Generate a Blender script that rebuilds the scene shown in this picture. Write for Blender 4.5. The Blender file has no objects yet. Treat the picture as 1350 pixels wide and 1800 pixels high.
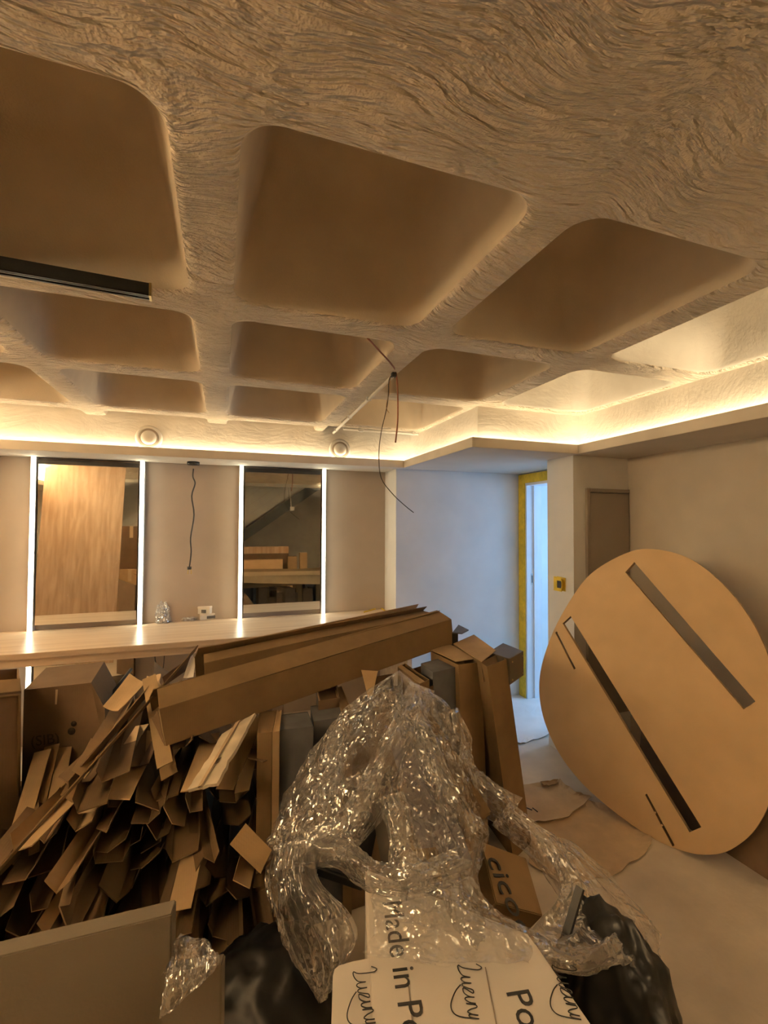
import bpy, bmesh, math, random
from mathutils import Vector, Matrix, noise
from mathutils.geometry import tessellate_polygon

SC = bpy.context.scene
COL = SC.collection
random.seed(7)
RAD = math.radians

# ------------------------------------------------------------------ camera
F_PX, YAW, PITCH, ROLL, EYE = 815.0, 19.28, 1.52, 0.2175, 1.67
_y, _p, _r = RAD(YAW), RAD(PITCH), RAD(ROLL)
FWD = Vector((math.sin(_y) * math.cos(_p), math.cos(_y) * math.cos(_p), math.sin(_p)))
RT0 = Vector((math.cos(_y), -math.sin(_y), 0))
UP0 = RT0.cross(FWD)
RT = RT0 * math.cos(_r) + UP0 * math.sin(_r)
UPV = UP0 * math.cos(_r) - RT0 * math.sin(_r)
EYEV = Vector((0, 0, EYE))
cd = bpy.data.cameras.new('camera')
cam = bpy.data.objects.new('camera', cd)
COL.objects.link(cam)
cd.sensor_fit = 'VERTICAL'
cd.sensor_height = 24.0
cd.lens = F_PX / 1800.0 * 24.0
cd.clip_start = 0.02
cam.matrix_world = Matrix(((RT.x, UPV.x, -FWD.x, 0), (RT.y, UPV.y, -FWD.y, 0), (RT.z, UPV.z, -FWD.z, EYE), (0, 0, 0, 1)))
SC.camera = cam

# ------------------------------------------------------------------ world, exposure, daylight
vs = SC.view_settings
vs.view_transform = 'Standard'; vs.look = 'None'; vs.gamma = 1.0; vs.use_curve_mapping = False
vs.exposure = 0.6
W = bpy.data.worlds.new('world'); SC.world = W; W.use_nodes = True
W.node_tree.nodes['Background'].inputs[0].default_value = (0.30, 0.52, 1.0, 1)
W.node_tree.nodes['Background'].inputs[1].default_value = 0.02
SC.cycles.max_bounces = 8
SC.cycles.diffuse_bounces = 6
SC.cycles.glossy_bounces = 3
SC.cycles.transparent_max_bounces = 14
SC.cycles.use_adaptive_sampling = True
SC.cycles.adaptive_threshold = 0.03
SC.cycles.sample_clamp_indirect = 6.0
SC.cycles.caustics_reflective = False
SC.cycles.caustics_refractive = False
SC.cycles.use_denoising = True

LED_WARM = (1.0, 0.78, 0.47)      # cove strips
LED_COVE = 42.0
LED_FILL = 1400.0  # far above the visible coves, for strips added as room fill
LED_MIRROR = 9.0
DAY_POWER = 38.0

ld = bpy.data.lights.new('corridor_daylight', 'AREA')
ld.shape = 'RECTANGLE'; ld.size = 1.3; ld.size_y = 1.5
ld.energy = DAY_POWER; ld.color = (0.27, 0.55, 1.0)
lo = bpy.data.objects.new('corridor_daylight', ld); COL.objects.link(lo)
lo.location = (4.46, 3.0, 1.5); lo.rotation_euler = (0, RAD(90), 0)

# ------------------------------------------------------------------ point helpers (photo frame 1350 x 1800)
def ray(x, y):
    return FWD + RT * ((x - 675) / F_PX) - UPV * ((y - 900) / F_PX)
def PD(x, y, d):            # at distance d along the viewing axis
    return EYEV + ray(x, y) * d
def PZ(x, y, z):            # on the level z
    r = ray(x, y); return EYEV + r * ((z - EYE) / r.z)
def PY(x, y, Y):            # on the wall plane Y
    r = ray(x, y); return EYEV + r * (Y / r.y)
def PX(x, y, X):
    r = ray(x, y); return EYEV + r * (X / r.x)

# ------------------------------------------------------------------ materials
MATS = {}
def nodes_of(name):
    m = bpy.data.materials.new(name); m.use_nodes = True
    nt = m.node_tree
    b = nt.nodes['Principled BSDF']
    return m, nt, b
def setin(b, **kw):
    for k, v in kw.items():
        k = k.replace('_', ' ')
        if k in b.inputs: b.inputs[k].default_value = v
def mat(name, col, rough=0.7, var=0.12, scale=6.0, bump=0.0, bscale=60.0, metallic=0.0, spec=0.5, stretch=(1, 1, 1), detail=2.0, col2=None, dist=0.004, distort=0.0):
    m, nt, b = nodes_of(name)
    N, L = nt.nodes, nt.links
    tc = N.new('ShaderNodeTexCoord'); mp = N.new('ShaderNodeMapping'); mp.inputs['Scale'].default_value = stretch
    L.new(tc.outputs['Object'], mp.inputs['Vector'])
    nz = N.new('ShaderNodeTexNoise'); nz.inputs['Scale'].default_value = scale; nz.inputs['Detail'].default_value = detail
    nz.inputs['Roughness'].default_value = 0.6; nz.inputs['Distortion'].default_value = distort
    L.new(mp.outputs[0], nz.inputs['Vector'])
    cr = N.new('ShaderNodeValToRGB')
    c2 = col2 or tuple(max(0, c * (1 - 2 * var)) for c in col)
    c1 = tuple(min(1, c * (1 + var)) for c in col)
    cr.color_ramp.elements[0].position = 0.3; cr.color_ramp.elements[1].position = 0.7
    cr.color_ramp.elements[0].color = (*c2, 1); cr.color_ramp.elements[1].color = (*c1, 1)
    L.new(nz.outputs['Fac'], cr.inputs['Fac']); L.new(cr.outputs['Color'], b.inputs['Base Color'])
    setin(b, Roughness=rough, Metallic=metallic, Specular_IOR_Level=spec)
    if bump > 0:
        n2 = N.new('ShaderNodeTexNoise'); n2.inputs['Scale'].default_value = bscale; n2.inputs['Detail'].default_value = 1
        L.new(mp.outputs[0], n2.inputs['Vector'])
        bp = N.new('ShaderNodeBump'); bp.inputs['Strength'].default_value = bump; bp.inputs['Distance'].default_value = dist
        L.new(n2.outputs['Fac'], bp.inputs['Height']); L.new(bp.outputs['Normal'], b.inputs['Normal'])
    MATS[name] = m
    return m
def emit(name, col, strength):
    m, nt, b = nodes_of(name)
    setin(b, Base_Color=(0.8, 0.8, 0.8, 1))
    b.inputs['Emission Color'].default_value = (*col, 1); b.inputs['Emission Strength'].default_value = strength
    MATS[name] = m; return m

def trowelled(name, col, strength=1.0, dist=0.024):
    """hand-trowelled lime plaster: long torn ripples plus a fine tooth"""
    m, nt, b = nodes_of(name); N, L = nt.nodes, nt.links
    tc = N.new('ShaderNodeTexCoord')
    wrp = N.new('ShaderNodeTexNoise'); wrp.inputs['Scale'].default_value = 2.2; wrp.inputs['Detail'].default_value = 1
    L.new(tc.outputs['Object'], wrp.inputs['Vector'])
    add = N.new('ShaderNodeVectorMath'); add.operation = 'MULTIPLY_ADD'
    add.inputs[1].default_value = (0.30, 0.30, 0.30); L.new(wrp.outputs['Color'], add.inputs[0]); L.new(tc.outputs['Object'], add.inputs[2])
    mp = N.new('ShaderNodeMapping'); mp.inputs['Scale'].default_value = (8, 42, 30); mp.inputs['Rotation'].default_value = (0, 0, RAD(12))
    L.new(add.outputs[0], mp.inputs['Vector'])
    n1 = N.new('ShaderNodeTexNoise'); n1.inputs['Scale'].default_value = 1.0; n1.inputs['Detail'].default_value = 3; n1.inputs['Roughness'].default_value = 0.55
    L.new(mp.outputs[0], n1.inputs['Vector'])
    cr = N.new('ShaderNodeValToRGB'); cr.color_ramp.elements[0].position = 0.36; cr.color_ramp.elements[1].position = 0.60
    L.new(n1.outputs['Fac'], cr.inputs['Fac'])
    n2 = N.new('ShaderNodeTexNoise'); n2.inputs['Scale'].default_value = 120; n2.inputs['Detail'].default_value = 1
    L.new(tc.outputs['Object'], n2.inputs['Vector'])
    n3 = N.new('ShaderNodeTexNoise'); n3.inputs['Scale'].default_value = 5; n3.inputs['Detail'].default_value = 2
    L.new(tc.outputs['Object'], n3.inputs['Vector'])
    mx = N.new('ShaderNodeMath'); mx.operation = 'MULTIPLY_ADD'; mx.inputs[1].default_value = 0.28
    L.new(n2.outputs['Fac'], mx.inputs[0]); L.new(cr.outputs['Color'], mx.inputs[2])
    mx2 = N.new('ShaderNodeMath'); mx2.operation = 'MULTIPLY_ADD'; mx2.inputs[1].default_value = 0.6
    L.new(n3.outputs['Fac'], mx2.inputs[0]); L.new(mx.outputs[0], mx2.inputs[2])
    bp = N.new('ShaderNodeBump'); bp.inputs['Strength'].default_value = strength; bp.inputs['Distance'].default_value = dist
    L.new(mx2.outputs[0], bp.inputs['Height']); L.new(bp.outputs['Normal'], b.inputs['Normal'])
    c = N.new('ShaderNodeValToRGB'); c.color_ramp.elements[0].position = 0.3; c.color_ramp.elements[1].position = 0.75
    c.color_ramp.elements[0].color = (*[v * 0.9 for v in col], 1); c.color_ramp.elements[1].color = (*[min(1, v * 1.06) for v in col], 1)
    L.new(n3.outputs['Fac'], c.inputs['Fac']); L.new(c.outputs['Color'], b.inputs['Base Color'])
    setin(b, Roughness=0.85, Specular_IOR_Level=0.2)
    MATS[name] = m; return m

def cardboard(name, col, flute=260.0, bump=0.12):
    m, nt, b = nodes_of(name); N, L = nt.nodes, nt.links
    tc = N.new('ShaderNodeTexCoord')
    nz = N.new('ShaderNodeTexNoise'); nz.inputs['Scale'].default_value = 3.5; nz.inputs['Detail'].default_value = 4; nz.inputs['Roughness'].default_value = 0.65
    oi = N.new('ShaderNodeObjectInfo')
    ad = N.new('ShaderNodeVectorMath'); ad.operation = 'ADD'
    L.new(tc.outputs['Object'], ad.inputs[0]); L.new(oi.outputs['Location'], ad.inputs[1]); L.new(ad.outputs[0], nz.inputs['Vector'])
    cr = N.new('ShaderNodeValToRGB'); cr.color_ramp.elements[0].position = 0.28; cr.color_ramp.elements[1].position = 0.72
    cr.color_ramp.elements[0].color = (*[v * 0.78 for v in col], 1); cr.color_ramp.elements[1].color = (*[min(1, v * 1.12) for v in col], 1)
    L.new(nz.outputs['Fac'], cr.inputs['Fac'])
    hs = N.new('ShaderNodeHueSaturation')
    mr = N.new('ShaderNodeMapRange'); mr.inputs['To Min'].default_value = 0.80; mr.inputs['To Max'].default_value = 1.15
    L.new(oi.outputs['Random'], mr.inputs['Value']); L.new(mr.outputs[0], hs.inputs['Value'])
    L.new(cr.outputs['Color'], hs.inputs['Color']); L.new(hs.outputs['Color'], b.inputs['Base Color'])
    wv = N.new('ShaderNodeTexWave'); wv.inputs['Scale'].default_value = flute / 6.28; wv.bands_direction = 'X'
    wv.inputs['Distortion'].default_value = 0.6
    L.new(tc.outputs['Object'], wv.inputs['Vector'])
    bp = N.new('ShaderNodeBump'); bp.inputs['Strength'].default_value = bump; bp.inputs['Distance'].default_value = 0.001
    L.new(wv.outputs['Fac'], bp.inputs['Height']); L.new(bp.outputs['Normal'], b.inputs['Normal'])
    setin(b, Roughness=0.82, Specular_IOR_Level=0.25)
    MATS[name] = m; return m

def woodgrain(name, c1, c2, rough=0.45, along='X', sc=1.0):
    m, nt, b = nodes_of(name); N, L = nt.nodes, nt.links
    tc = N.new('ShaderNodeTexCoord'); mp = N.new('ShaderNodeMapping')
    s = {'X': (1.2, 22, 22), 'Y': (22, 1.2, 22), 'Z': (22, 22, 1.2)}[along]
    mp.inputs['Scale'].default_value = tuple(v * sc for v in s)
    L.new(tc.outputs['Object'], mp.inputs['Vector'])
    nz = N.new('ShaderNodeTexNoise'); nz.inputs['Scale'].default_value = 1.0; nz.inputs['Detail'].default_value = 7; nz.inputs['Distortion'].default_value = 0.4
    L.new(mp.outputs[0], nz.inputs['Vector'])
    cr = N.new('ShaderNodeValToRGB'); cr.color_ramp.elements[0].position = 0.32; cr.color_ramp.elements[1].position = 0.68
    cr.color_ramp.elements[0].color = (*c2, 1); cr.color_ramp.elements[1].color = (*c1, 1)
    L.new(nz.outputs['Fac'], cr.inputs['Fac']); L.new(cr.outputs['Color'], b.inputs['Base Color'])
    setin(b, Roughness=rough, Specular_IOR_Level=0.4)
    MATS[name] = m; return m

trowelled('plaster_ceiling', (0.88, 0.78, 0.645))
trowelled('plaster_cove', (0.80, 0.76, 0.69), 0.35, 0.003)
mat('coffer_paint_shaded', (0.62, 0.53, 0.41), 0.85, 0.04, 5, 0.15, 160, spec=0.2)  # toned darker than the ribs, puts recess shade into the colour
mat('wall_taupe', (0.47, 0.395, 0.33), 0.8, 0.03, 3, 0.08, 200, spec=0.25)
mat('wall_white', (0.78, 0.76, 0.73), 0.8, 0.03, 3, 0.08, 200, spec=0.25)
mat('wall_beige', (0.68, 0.60, 0.50), 0.8, 0.05, 2.5, 0.08, 200, spec=0.25)
mat('wall_grey', (0.42, 0.40, 0.36), 0.8, 0.05, 3)
mat('soffit_paint', (0.66, 0.61, 0.55), 0.75, 0.03, 3, 0.06, 220, spec=0.25)
mat('fascia_board', (0.62, 0.55, 0.46), 0.6, 0.05, 4)
mat('floor_screed', (0.70, 0.61, 0.50), 0.75, 0.10, 2.2, 0.35, 45, detail=5, col2=(0.57, 0.49, 0.40), dist=0.003)
woodgrain('counter_oak', (0.80, 0.66, 0.52), (0.62, 0.48, 0.36), 0.32, 'X')
woodgrain('panel_oak', (0.72, 0.50, 0.33), (0.50, 0.32, 0.19), 0.45, 'Z')
mat('black_metal', (0.015, 0.014, 0.013), 0.35, 0.1, 8, metallic=0.3)
mat('black_plastic', (0.02, 0.019, 0.018), 0.4, 0.1, 8)
mat('black_bag', (0.012, 0.0115, 0.011), 0.42, 0.1, 8, 0.15, 9, dist=0.02)
mat('lilac_grey', (0.20, 0.175, 0.20), 0.5, 0.12, 8, 0.2, 90)
mat('dark_grey', (0.115, 0.115, 0.12), 0.7, 0.12, 8, 0.1, 140)
mat('dark_bronze', (0.12, 0.098, 0.075), 0.5, 0.08, 8, metallic=0.35)
mat('white_plastic', (0.78, 0.76, 0.72), 0.4, 0.03, 5)
mat('white_gloss', (0.82, 0.83, 0.85), 0.3, 0.02, 5)
mat('yellow_tape', (0.78, 0.56, 0.03), 0.55, 0.1, 20)
mat('panel_taupe', (0.30, 0.25, 0.20), 0.6, 0.03, 3)
mat('mdf', (0.72, 0.50, 0.29), 0.8, 0.04, 4, 0.05, 300, col2=(0.66, 0.455, 0.26), spec=0.2)
mat('mdf_edge', (0.40, 0.27, 0.15), 0.85, 0.08, 6)
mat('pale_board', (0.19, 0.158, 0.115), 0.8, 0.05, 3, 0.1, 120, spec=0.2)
mat('white_card', (0.86, 0.80, 0.74), 0.65, 0.06, 3, 0.05, 90)
mat('ink', (0.03, 0.028, 0.026), 0.7, 0.1, 10)
mat('ink_brown', (0.055, 0.038, 0.022), 0.8, 0.1, 10)
mat('copper_wire', (0.50, 0.30, 0.15), 0.4, 0.1, 10)
mat('red_wire', (0.30, 0.10, 0.05), 0.5, 0.1, 10)
mat('brass', (0.55, 0.42, 0.2), 0.35, 0.1, 10, metallic=1.0)
mat('steel', (0.55, 0.55, 0.55), 0.3, 0.1, 10, metallic=1.0)
mat('torn_paper', (0.70, 0.60, 0.46), 0.9, 0.15, 9, 0.5, 30)
mat('stair_steel', (0.055, 0.06, 0.058), 0.5, 0.1, 5)
mat('stair_board', (0.46, 0.45, 0.42), 0.7, 0.05, 3)
cardboard('card_tan', (0.45, 0.31, 0.17))
cardboard('card_brown', (0.235, 0.152, 0.073))
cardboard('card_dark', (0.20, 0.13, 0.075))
cardboard('card_dark_shaded', (0.19, 0.125, 0.07))  # dark heap card, the heap's shade is put into the colour
cardboard('card_brown_shaded', (0.175, 0.114, 0.058))  # card_brown toned down, the heap's shade is put into the colour
cardboard('card_pale', (0.60, 0.45, 0.29))
emit('led_cove', LED_WARM, LED_COVE)
emit('led_fill_strip', LED_WARM, LED_FILL)
emit('led_mirror', (1.0, 0.93, 0.66), LED_MIRROR)
m, nt, b = nodes_of('mirror_glass'); setin(b, Base_Color=(0.80, 0.82, 0.80, 1), Metallic=1.0, Roughness=0.02); MATS['mirror_glass'] = m

def film_material(name, haze, tint=(0.88, 0.85, 0.82), sc=1.0, facet=0.7, gloss=0.30):
    """thin clear wrapping film: see-through with a milky haze and small sharp crinkle facets"""
    m, nt, b = nodes_of(name); N, L = nt.nodes, nt.links
    out = N['Material Output']
    tc = N.new('ShaderNodeTexCoord'); ge = N.new('ShaderNodeNewGeometry')
    n0 = N.new('ShaderNodeTexNoise'); n0.inputs['Scale'].default_value = 10 * sc; n0.inputs['Detail'].default_value = 3; L.new(tc.outputs['Object'], n0.inputs['Vector'])
    av = N.new('ShaderNodeVectorMath'); av.operation = 'MULTIPLY_ADD'; av.inputs[1].default_value = (0.16, 0.16, 0.16)
    L.new(n0.outputs['Color'], av.inputs[0]); L.new(tc.outputs['Object'], av.inputs[2])
    mp = N.new('ShaderNodeMapping'); mp.inputs['Scale'].default_value = (1.6, 1.3, 0.6); mp.inputs['Rotation'].default_value = (0.2, 0.35, 0.3); L.new(av.outputs[0], mp.inputs['Vector'])
    vo = N.new('ShaderNodeTexVoronoi'); vo.feature = 'F1'; vo.inputs['Scale'].default_value = 64 * sc; L.new(mp.outputs[0], vo.inputs['Vector'])
    n4 = N.new('ShaderNodeTexNoise'); n4.inputs['Scale'].default_value = 7 * sc; n4.inputs['Detail'].default_value = 5; n4.inputs['Roughness'].default_value = 0.65; L.new(tc.outputs['Object'], n4.inputs['Vector'])
    pk = N.new('ShaderNodeMapRange'); pk.inputs['From Min'].default_value = 0.36; pk.inputs['From Max'].default_value = 0.58; pk.inputs['To Min'].default_value = 0.10; pk.inputs['To Max'].default_value = 1.0
    L.new(n4.outputs['Fac'], pk.inputs['Value'])
    sb = N.new('ShaderNodeVectorMath'); sb.operation = 'SUBTRACT'; sb.inputs[1].default_value = (0.5, 0.5, 0.5); L.new(vo.outputs['Color'], sb.inputs[0])
    sc_ = N.new('ShaderNodeVectorMath'); sc_.operation = 'SCALE'; L.new(sb.outputs[0], sc_.inputs[0])
    am = N.new('ShaderNodeMath'); am.operation = 'MULTIPLY'; am.inputs[1].default_value = facet * 2; L.new(pk.outputs[0], am.inputs[0]); L.new(am.outputs[0], sc_.inputs['Scale'])
    ad = N.new('ShaderNodeVectorMath'); ad.operation = 'ADD'; L.new(ge.outputs['Normal'], ad.inputs[0]); L.new(sc_.outputs[0], ad.inputs[1])
    nm = N.new('ShaderNodeVectorMath'); nm.operation = 'NORMALIZE'; L.new(ad.outputs[0], nm.inputs[0])
    gl = N.new('ShaderNodeBsdfGlossy'); gl.inputs['Roughness'].default_value = 0.09; gl.inputs['Color'].default_value = (1, 1, 1, 1); L.new(nm.outputs[0], gl.inputs['Normal'])
    df = N.new('ShaderNodeBsdfDiffuse'); df.inputs['Color'].default_value = (*tint, 1); L.new(nm.outputs[0], df.inputs['Normal'])
    tl = N.new('ShaderNodeBsdfTranslucent'); tl.inputs['Color'].default_value = (*tint, 1)
    dt = N.new('ShaderNodeMixShader'); dt.inputs[0].default_value = 0.45; L.new(df.outputs[0], dt.inputs[1]); L.new(tl.outputs[0], dt.inputs[2])
    tr = N.new('ShaderNodeBsdfTransparent'); tr.inputs['Color'].default_value = (0.98, 0.98, 0.98, 1)
    lw = N.new('ShaderNodeLayerWeight'); lw.inputs['Blend'].default_value = 0.35
    hz = N.new('ShaderNodeMapRange'); hz.inputs['From Min'].default_value = 0.35; hz.inputs['From Max'].default_value = 0.68
    hz.inputs['To Min'].default_value = haze * 0.45; hz.inputs['To Max'].default_value = haze * 1.5
    L.new(n4.outputs['Fac'], hz.inputs['Value'])
    hm = N.new('ShaderNodeMath'); hm.operation = 'MULTIPLY_ADD'; hm.inputs[1].default_value = 0.25; hm.use_clamp = True; L.new(lw.outputs['Facing'], hm.inputs[0]); L.new(hz.outputs[0], hm.inputs[2])
    hc = N.new('ShaderNodeMath'); hc.operation = 'MINIMUM'; hc.inputs[1].default_value = 0.75; L.new(hm.outputs[0], hc.inputs[0])
    m1 = N.new('ShaderNodeMixShader'); L.new(hc.outputs[0], m1.inputs[0]); L.new(tr.outputs[0], m1.inputs[1]); L.new(dt.outputs[0], m1.inputs[2])
    m2 = N.new('ShaderNodeMixShader')
    ga = N.new('ShaderNodeMath'); ga.operation = 'MULTIPLY_ADD'; ga.inputs[1].default_value = gloss; ga.inputs[2].default_value = gloss * 0.2; L.new(pk.outputs[0], ga.inputs[0]); L.new(ga.outputs[0], m2.inputs[0])
    L.new(m1.outputs[0], m2.inputs[1]); L.new(gl.outputs[0], m2.inputs[2])
    L.new(m2.outputs[0], out.inputs['Surface'])
    MATS[name] = m; return m
film_material('film', 0.17)
film_material('film_taut', 0.03, facet=0.35, gloss=0.035)
film_material('film_milky', 0.5)
film_material('film_clear', 0.06, gloss=0.26)
film_material('film_thick', 0.24)

# ------------------------------------------------------------------ mesh helpers
def link(name, me, m=None, parent=None):
    o = bpy.data.objects.new(name, me); COL.objects.link(o)
    if m is not None and hasattr(me, 'materials'):
        for k in (m if isinstance(m, (list, tuple)) else [m]):
            me.materials.append(MATS[k])
    if parent is not None: o.parent = parent
    return o
def from_bm(name, bm, m, parent=None, smooth=False):
    me = bpy.data.meshes.new(name); bm.normal_update(); bm.to_mesh(me); bm.free()
    if smooth: me.polygons.foreach_set('use_smooth', [True] * len(me.polygons))
    return link(name, me, m, parent)
def pyd(name, vs_, fs, m, parent=None, smooth=False, fix=True):
    me = bpy.data.meshes.new(name); me.from_pydata([tuple(v) for v in vs_], [], fs)
    if fix:
        bm = bmesh.new(); bm.from_mesh(me); bmesh.ops.recalc_face_normals(bm, faces=bm.faces); bm.to_mesh(me); bm.free()
    if smooth: me.polygons.foreach_set('use_smooth', [True] * len(me.polygons))
    return link(name, me, m, parent)
def tag(o, label=None, cat=None, group=None, kind=None):
    if label: o['label'] = label
    if cat: o['category'] = cat
    if group: o['group'] = group
    if kind: o['kind'] = kind
    return o
def empty(name, loc=(0, 0, 0), label=None, cat=None, group=None, kind=None):
    o = bpy.data.objects.new(name, None); COL.objects.link(o); o.location = loc; o.empty_display_size = 0.05
    return tag(o, label, cat, group, kind)
def rebase(o, root):
    """keep a world-space mesh in place under a root standing elsewhere"""
    me = o.data; me.transform(Matrix.Translation(-Vector(root.location))); o.parent = root; return o
HEX = [(0, 3, 2, 1), (4, 5, 6, 7), (0, 1, 5, 4), (1, 2, 6, 5), (2, 3, 7, 6), (3, 0, 4, 7)]
def bm_hexa(bm, pts):
    v = [bm.verts.new(p) for p in pts]
    for f in HEX: bm.faces.new([v[i] for i in f])
    return v
def bm_box(bm, x0, x1, y0, y1, z0, z1):
    return bm_hexa(bm, [(x0, y0, z0), (x1, y0, z0), (x1, y1, z0), (x0, y1, z0), (x0, y0, z1), (x1, y0, z1), (x1, y1, z1), (x0, y1, z1)])
def box(name, x0, x1, y0, y1, z0, z1, m, parent=None, bev=0.0):
    bm = bmesh.new(); bm_box(bm, x0, x1, y0, y1, z0, z1)
    if bev > 0: bmesh.ops.bevel(bm, geom=bm.edges[:], offset=bev, segments=2, affect='EDGES')
    bmesh.ops.recalc_face_normals(bm, faces=bm.faces)
    return from_bm(name, bm, m, parent)
def hexa(name, bottom, top, m, parent=None, bev=0.0):
    bm = bmesh.new(); bm_hexa(bm, list(bottom) + list(top))
    bmesh.ops.recalc_face_normals(bm, faces=bm.faces)
    if bev > 0: bmesh.ops.bevel(bm, geom=bm.edges[:], offset=bev, segments=2, affect='EDGES')
    return from_bm(name, bm, m, parent)
def sheet(name, quad, t, m, parent=None, bow=0.0, nu=6, nv=3, rag=0.0, seed=0):
    """a card sheet spanned by 4 corners (TL, TR, BR, BL) with thickness, optional bow and ragged edges"""
    a, b_, c, d = [Vector(q) for q in quad]
    n = (b_ - a).cross(d - a).normalized()
    rnd = random.Random(seed)
    V = []; G = {}
    for s in (0, 1):
        for j in range(nv + 1):
            for i in range(nu + 1):
                u, v = i / nu, j / nv
                p = (a * (1 - u) + b_ * u) * (1 - v) + (d * (1 - u) + c * u) * v
                p = p + n * (bow * math.sin(math.pi * u) + bow * 0.4 * math.sin(math.pi * v))
                if rag > 0 and (i in (0, nu) or j in (0, nv)):
                    rr = random.Random(seed * 1000 + i * 31 + j)
                    p = p + ((a + c) / 2 - p).normalized() * rr.uniform(0, rag)
                G[(s, i, j)] = len(V); V.append(p + n * (t * (0.5 - s)))
    Fc = []
    for j in range(nv):
        for i in range(nu):
            Fc.append((G[0, i, j], G[0, i + 1, j], G[0, i + 1, j + 1], G[0, i, j + 1]))
            Fc.append((G[1, i, j], G[1, i, j + 1], G[1, i + 1, j + 1], G[1, i + 1, j]))
    for i in range(nu):
        Fc.append((G[0, i, 0], G[1, i, 0], G[1, i + 1, 0], G[0, i + 1, 0])); Fc.append((G[0, i, nv], G[0, i + 1, nv], G[1, i + 1, nv], G[1, i, nv]))
    for j in range(nv):
        Fc.append((G[0, 0, j], G[0, 0, j + 1], G[1, 0, j + 1], G[1, 0, j])); Fc.append((G[0, nu, j], G[1, nu, j], G[1, nu, j + 1], G[0, nu, j + 1]))
    return pyd(name, V, Fc, m, parent)
def tube(name, pts, r, m, parent=None, seg=8, cap=True, smooth_path=4):
    pts = [Vector(p) for p in pts]
    if smooth_path > 1 and len(pts) > 2: pts = catmull(pts, smooth_path)
    rs = r if isinstance(r, (list, tuple)) else [r] * len(pts)
    if len(rs) != len(pts): rs = [rs[0] + (rs[-1] - rs[0]) * i / (len(pts) - 1) for i in range(len(pts))]
    V, Fc = [], []
    up = Vector((0, 0, 1)); prev = None
    for i, q in enumerate(pts):
        t = (pts[min(i + 1, len(pts) - 1)] - pts[max(i - 1, 0)]).normalized()
        if prev is None:
            nrm = t.cross(up)
            if nrm.length < 1e-3: nrm = t.cross(Vector((1, 0, 0)))
            nrm.normalize()
        else:
            nrm = (prev - t * prev.dot(t)).normalized()
        prev = nrm; bn = t.cross(nrm)
        for k in range(seg):
            a = 2 * math.pi * k / seg
            V.append(q + (nrm * math.cos(a) + bn * math.sin(a)) * rs[i])
    for i in range(len(pts) - 1):
        for k in range(seg):
            k2 = (k + 1) % seg
            Fc.append((i * seg + k, i * seg + k2, (i + 1) * seg + k2, (i + 1) * seg + k))
    if cap:
        Fc.append(tuple(range(seg - 1, -1, -1))); Fc.append(tuple(range((len(pts) - 1) * seg, len(pts) * seg)))
    return pyd(name, V, Fc, m, parent, smooth=True)
def catmull(pts, n, closed=False):
    out = []; N_ = len(pts)
    rng = N_ if closed else N_ - 1
    for i in range(rng):
        g = (lambda k: pts[k % N_]) if closed else (lambda k: pts[max(0, min(N_ - 1, k))])
        p0, p1, p2, p3 = g(i - 1), g(i), g(i + 1), g(i + 2)
        for s in range(n):
            t = s / n
            out.append(0.5 * ((2 * p1) + (p2 - p0) * t + (2 * p0 - 5 * p1 + 4 * p2 - p3) * t * t + (3 * p1 - p0 - 3 * p2 + p3) * t ** 3))
    if not closed: out.append(pts[-1])
    return out
def lathe(name, prof, m, parent=None, seg=32, axis='Z', loc=(0, 0, 0), smooth=True):
    V, Fc = [], []
    for (r, z) in prof:
        for k in range(seg):
            a = 2 * math.pi * k / seg
            p = (r * math.cos(a), r * math.sin(a), z)
            if axis == 'Y': p = (p[0], -p[2], p[1])
            V.append((p[0] + loc[0], p[1] + loc[1], p[2] + loc[2]))
    for i in range(len(prof) - 1):
        for k in range(seg):
            k2 = (k + 1) % seg
            Fc.append((i * seg + k, i * seg + k2, (i + 1) * seg + k2, (i + 1) * seg + k))
    Fc.append(tuple(range(seg - 1, -1, -1))); Fc.append(tuple(range((len(prof) - 1) * seg, len(prof) * seg)))
    return pyd(name, V, Fc, m, parent, smooth=smooth)
def text_mesh(s, size):
    cu = bpy.data.curves.new('lettering', 'FONT'); cu.body = s; cu.size = size; cu.extrude = 0.0004
    cu.align_x = 'LEFT'; cu.resolution_u = 3
    t = bpy.data.objects.new('lettering', cu); COL.objects.link(t)
    dg = bpy.context.evaluated_depsgraph_get(); dg.update()
    me = bpy.data.meshes.new_from_object(t.evaluated_get(dg))
    bpy.data.objects.remove(t); bpy.data.curves.remove(cu)
    return me
def lettering(name, s, size, origin, xdir, ydir, m, parent=None, lift=0.002):
    """each letter a mesh of its own, set along xdir"""
    x = Vector(xdir).normalized(); n = x.cross(Vector(ydir)).normalized(); y = n.cross(x)
    wd = lambda t: max(v.co.x for v in text_mesh(t, size).vertices)
    bar_w = wd('|')
    for k, ch in enumerate(s):
        if ch == ' ': continue
        adv = wd(s[:k] + '|') - bar_w if k else 0.0
        me = text_mesh(ch, size)
        o_ = Vector(origin) + n * lift + x * adv
        me.transform(Matrix(((x.x, y.x, n.x, o_.x), (x.y, y.y, n.y, o_.y), (x.z, y.z, n.z, o_.z), (0, 0, 0, 1))))
        me.materials.clear()
        o = link('letter', me, m, None)
        if parent is not None: rebase(o, parent)
def struct(o): o['kind'] = 'structure'; return o

def adopt(root, *objs):
    for o in objs: rebase(o, root)
    return root

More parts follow.
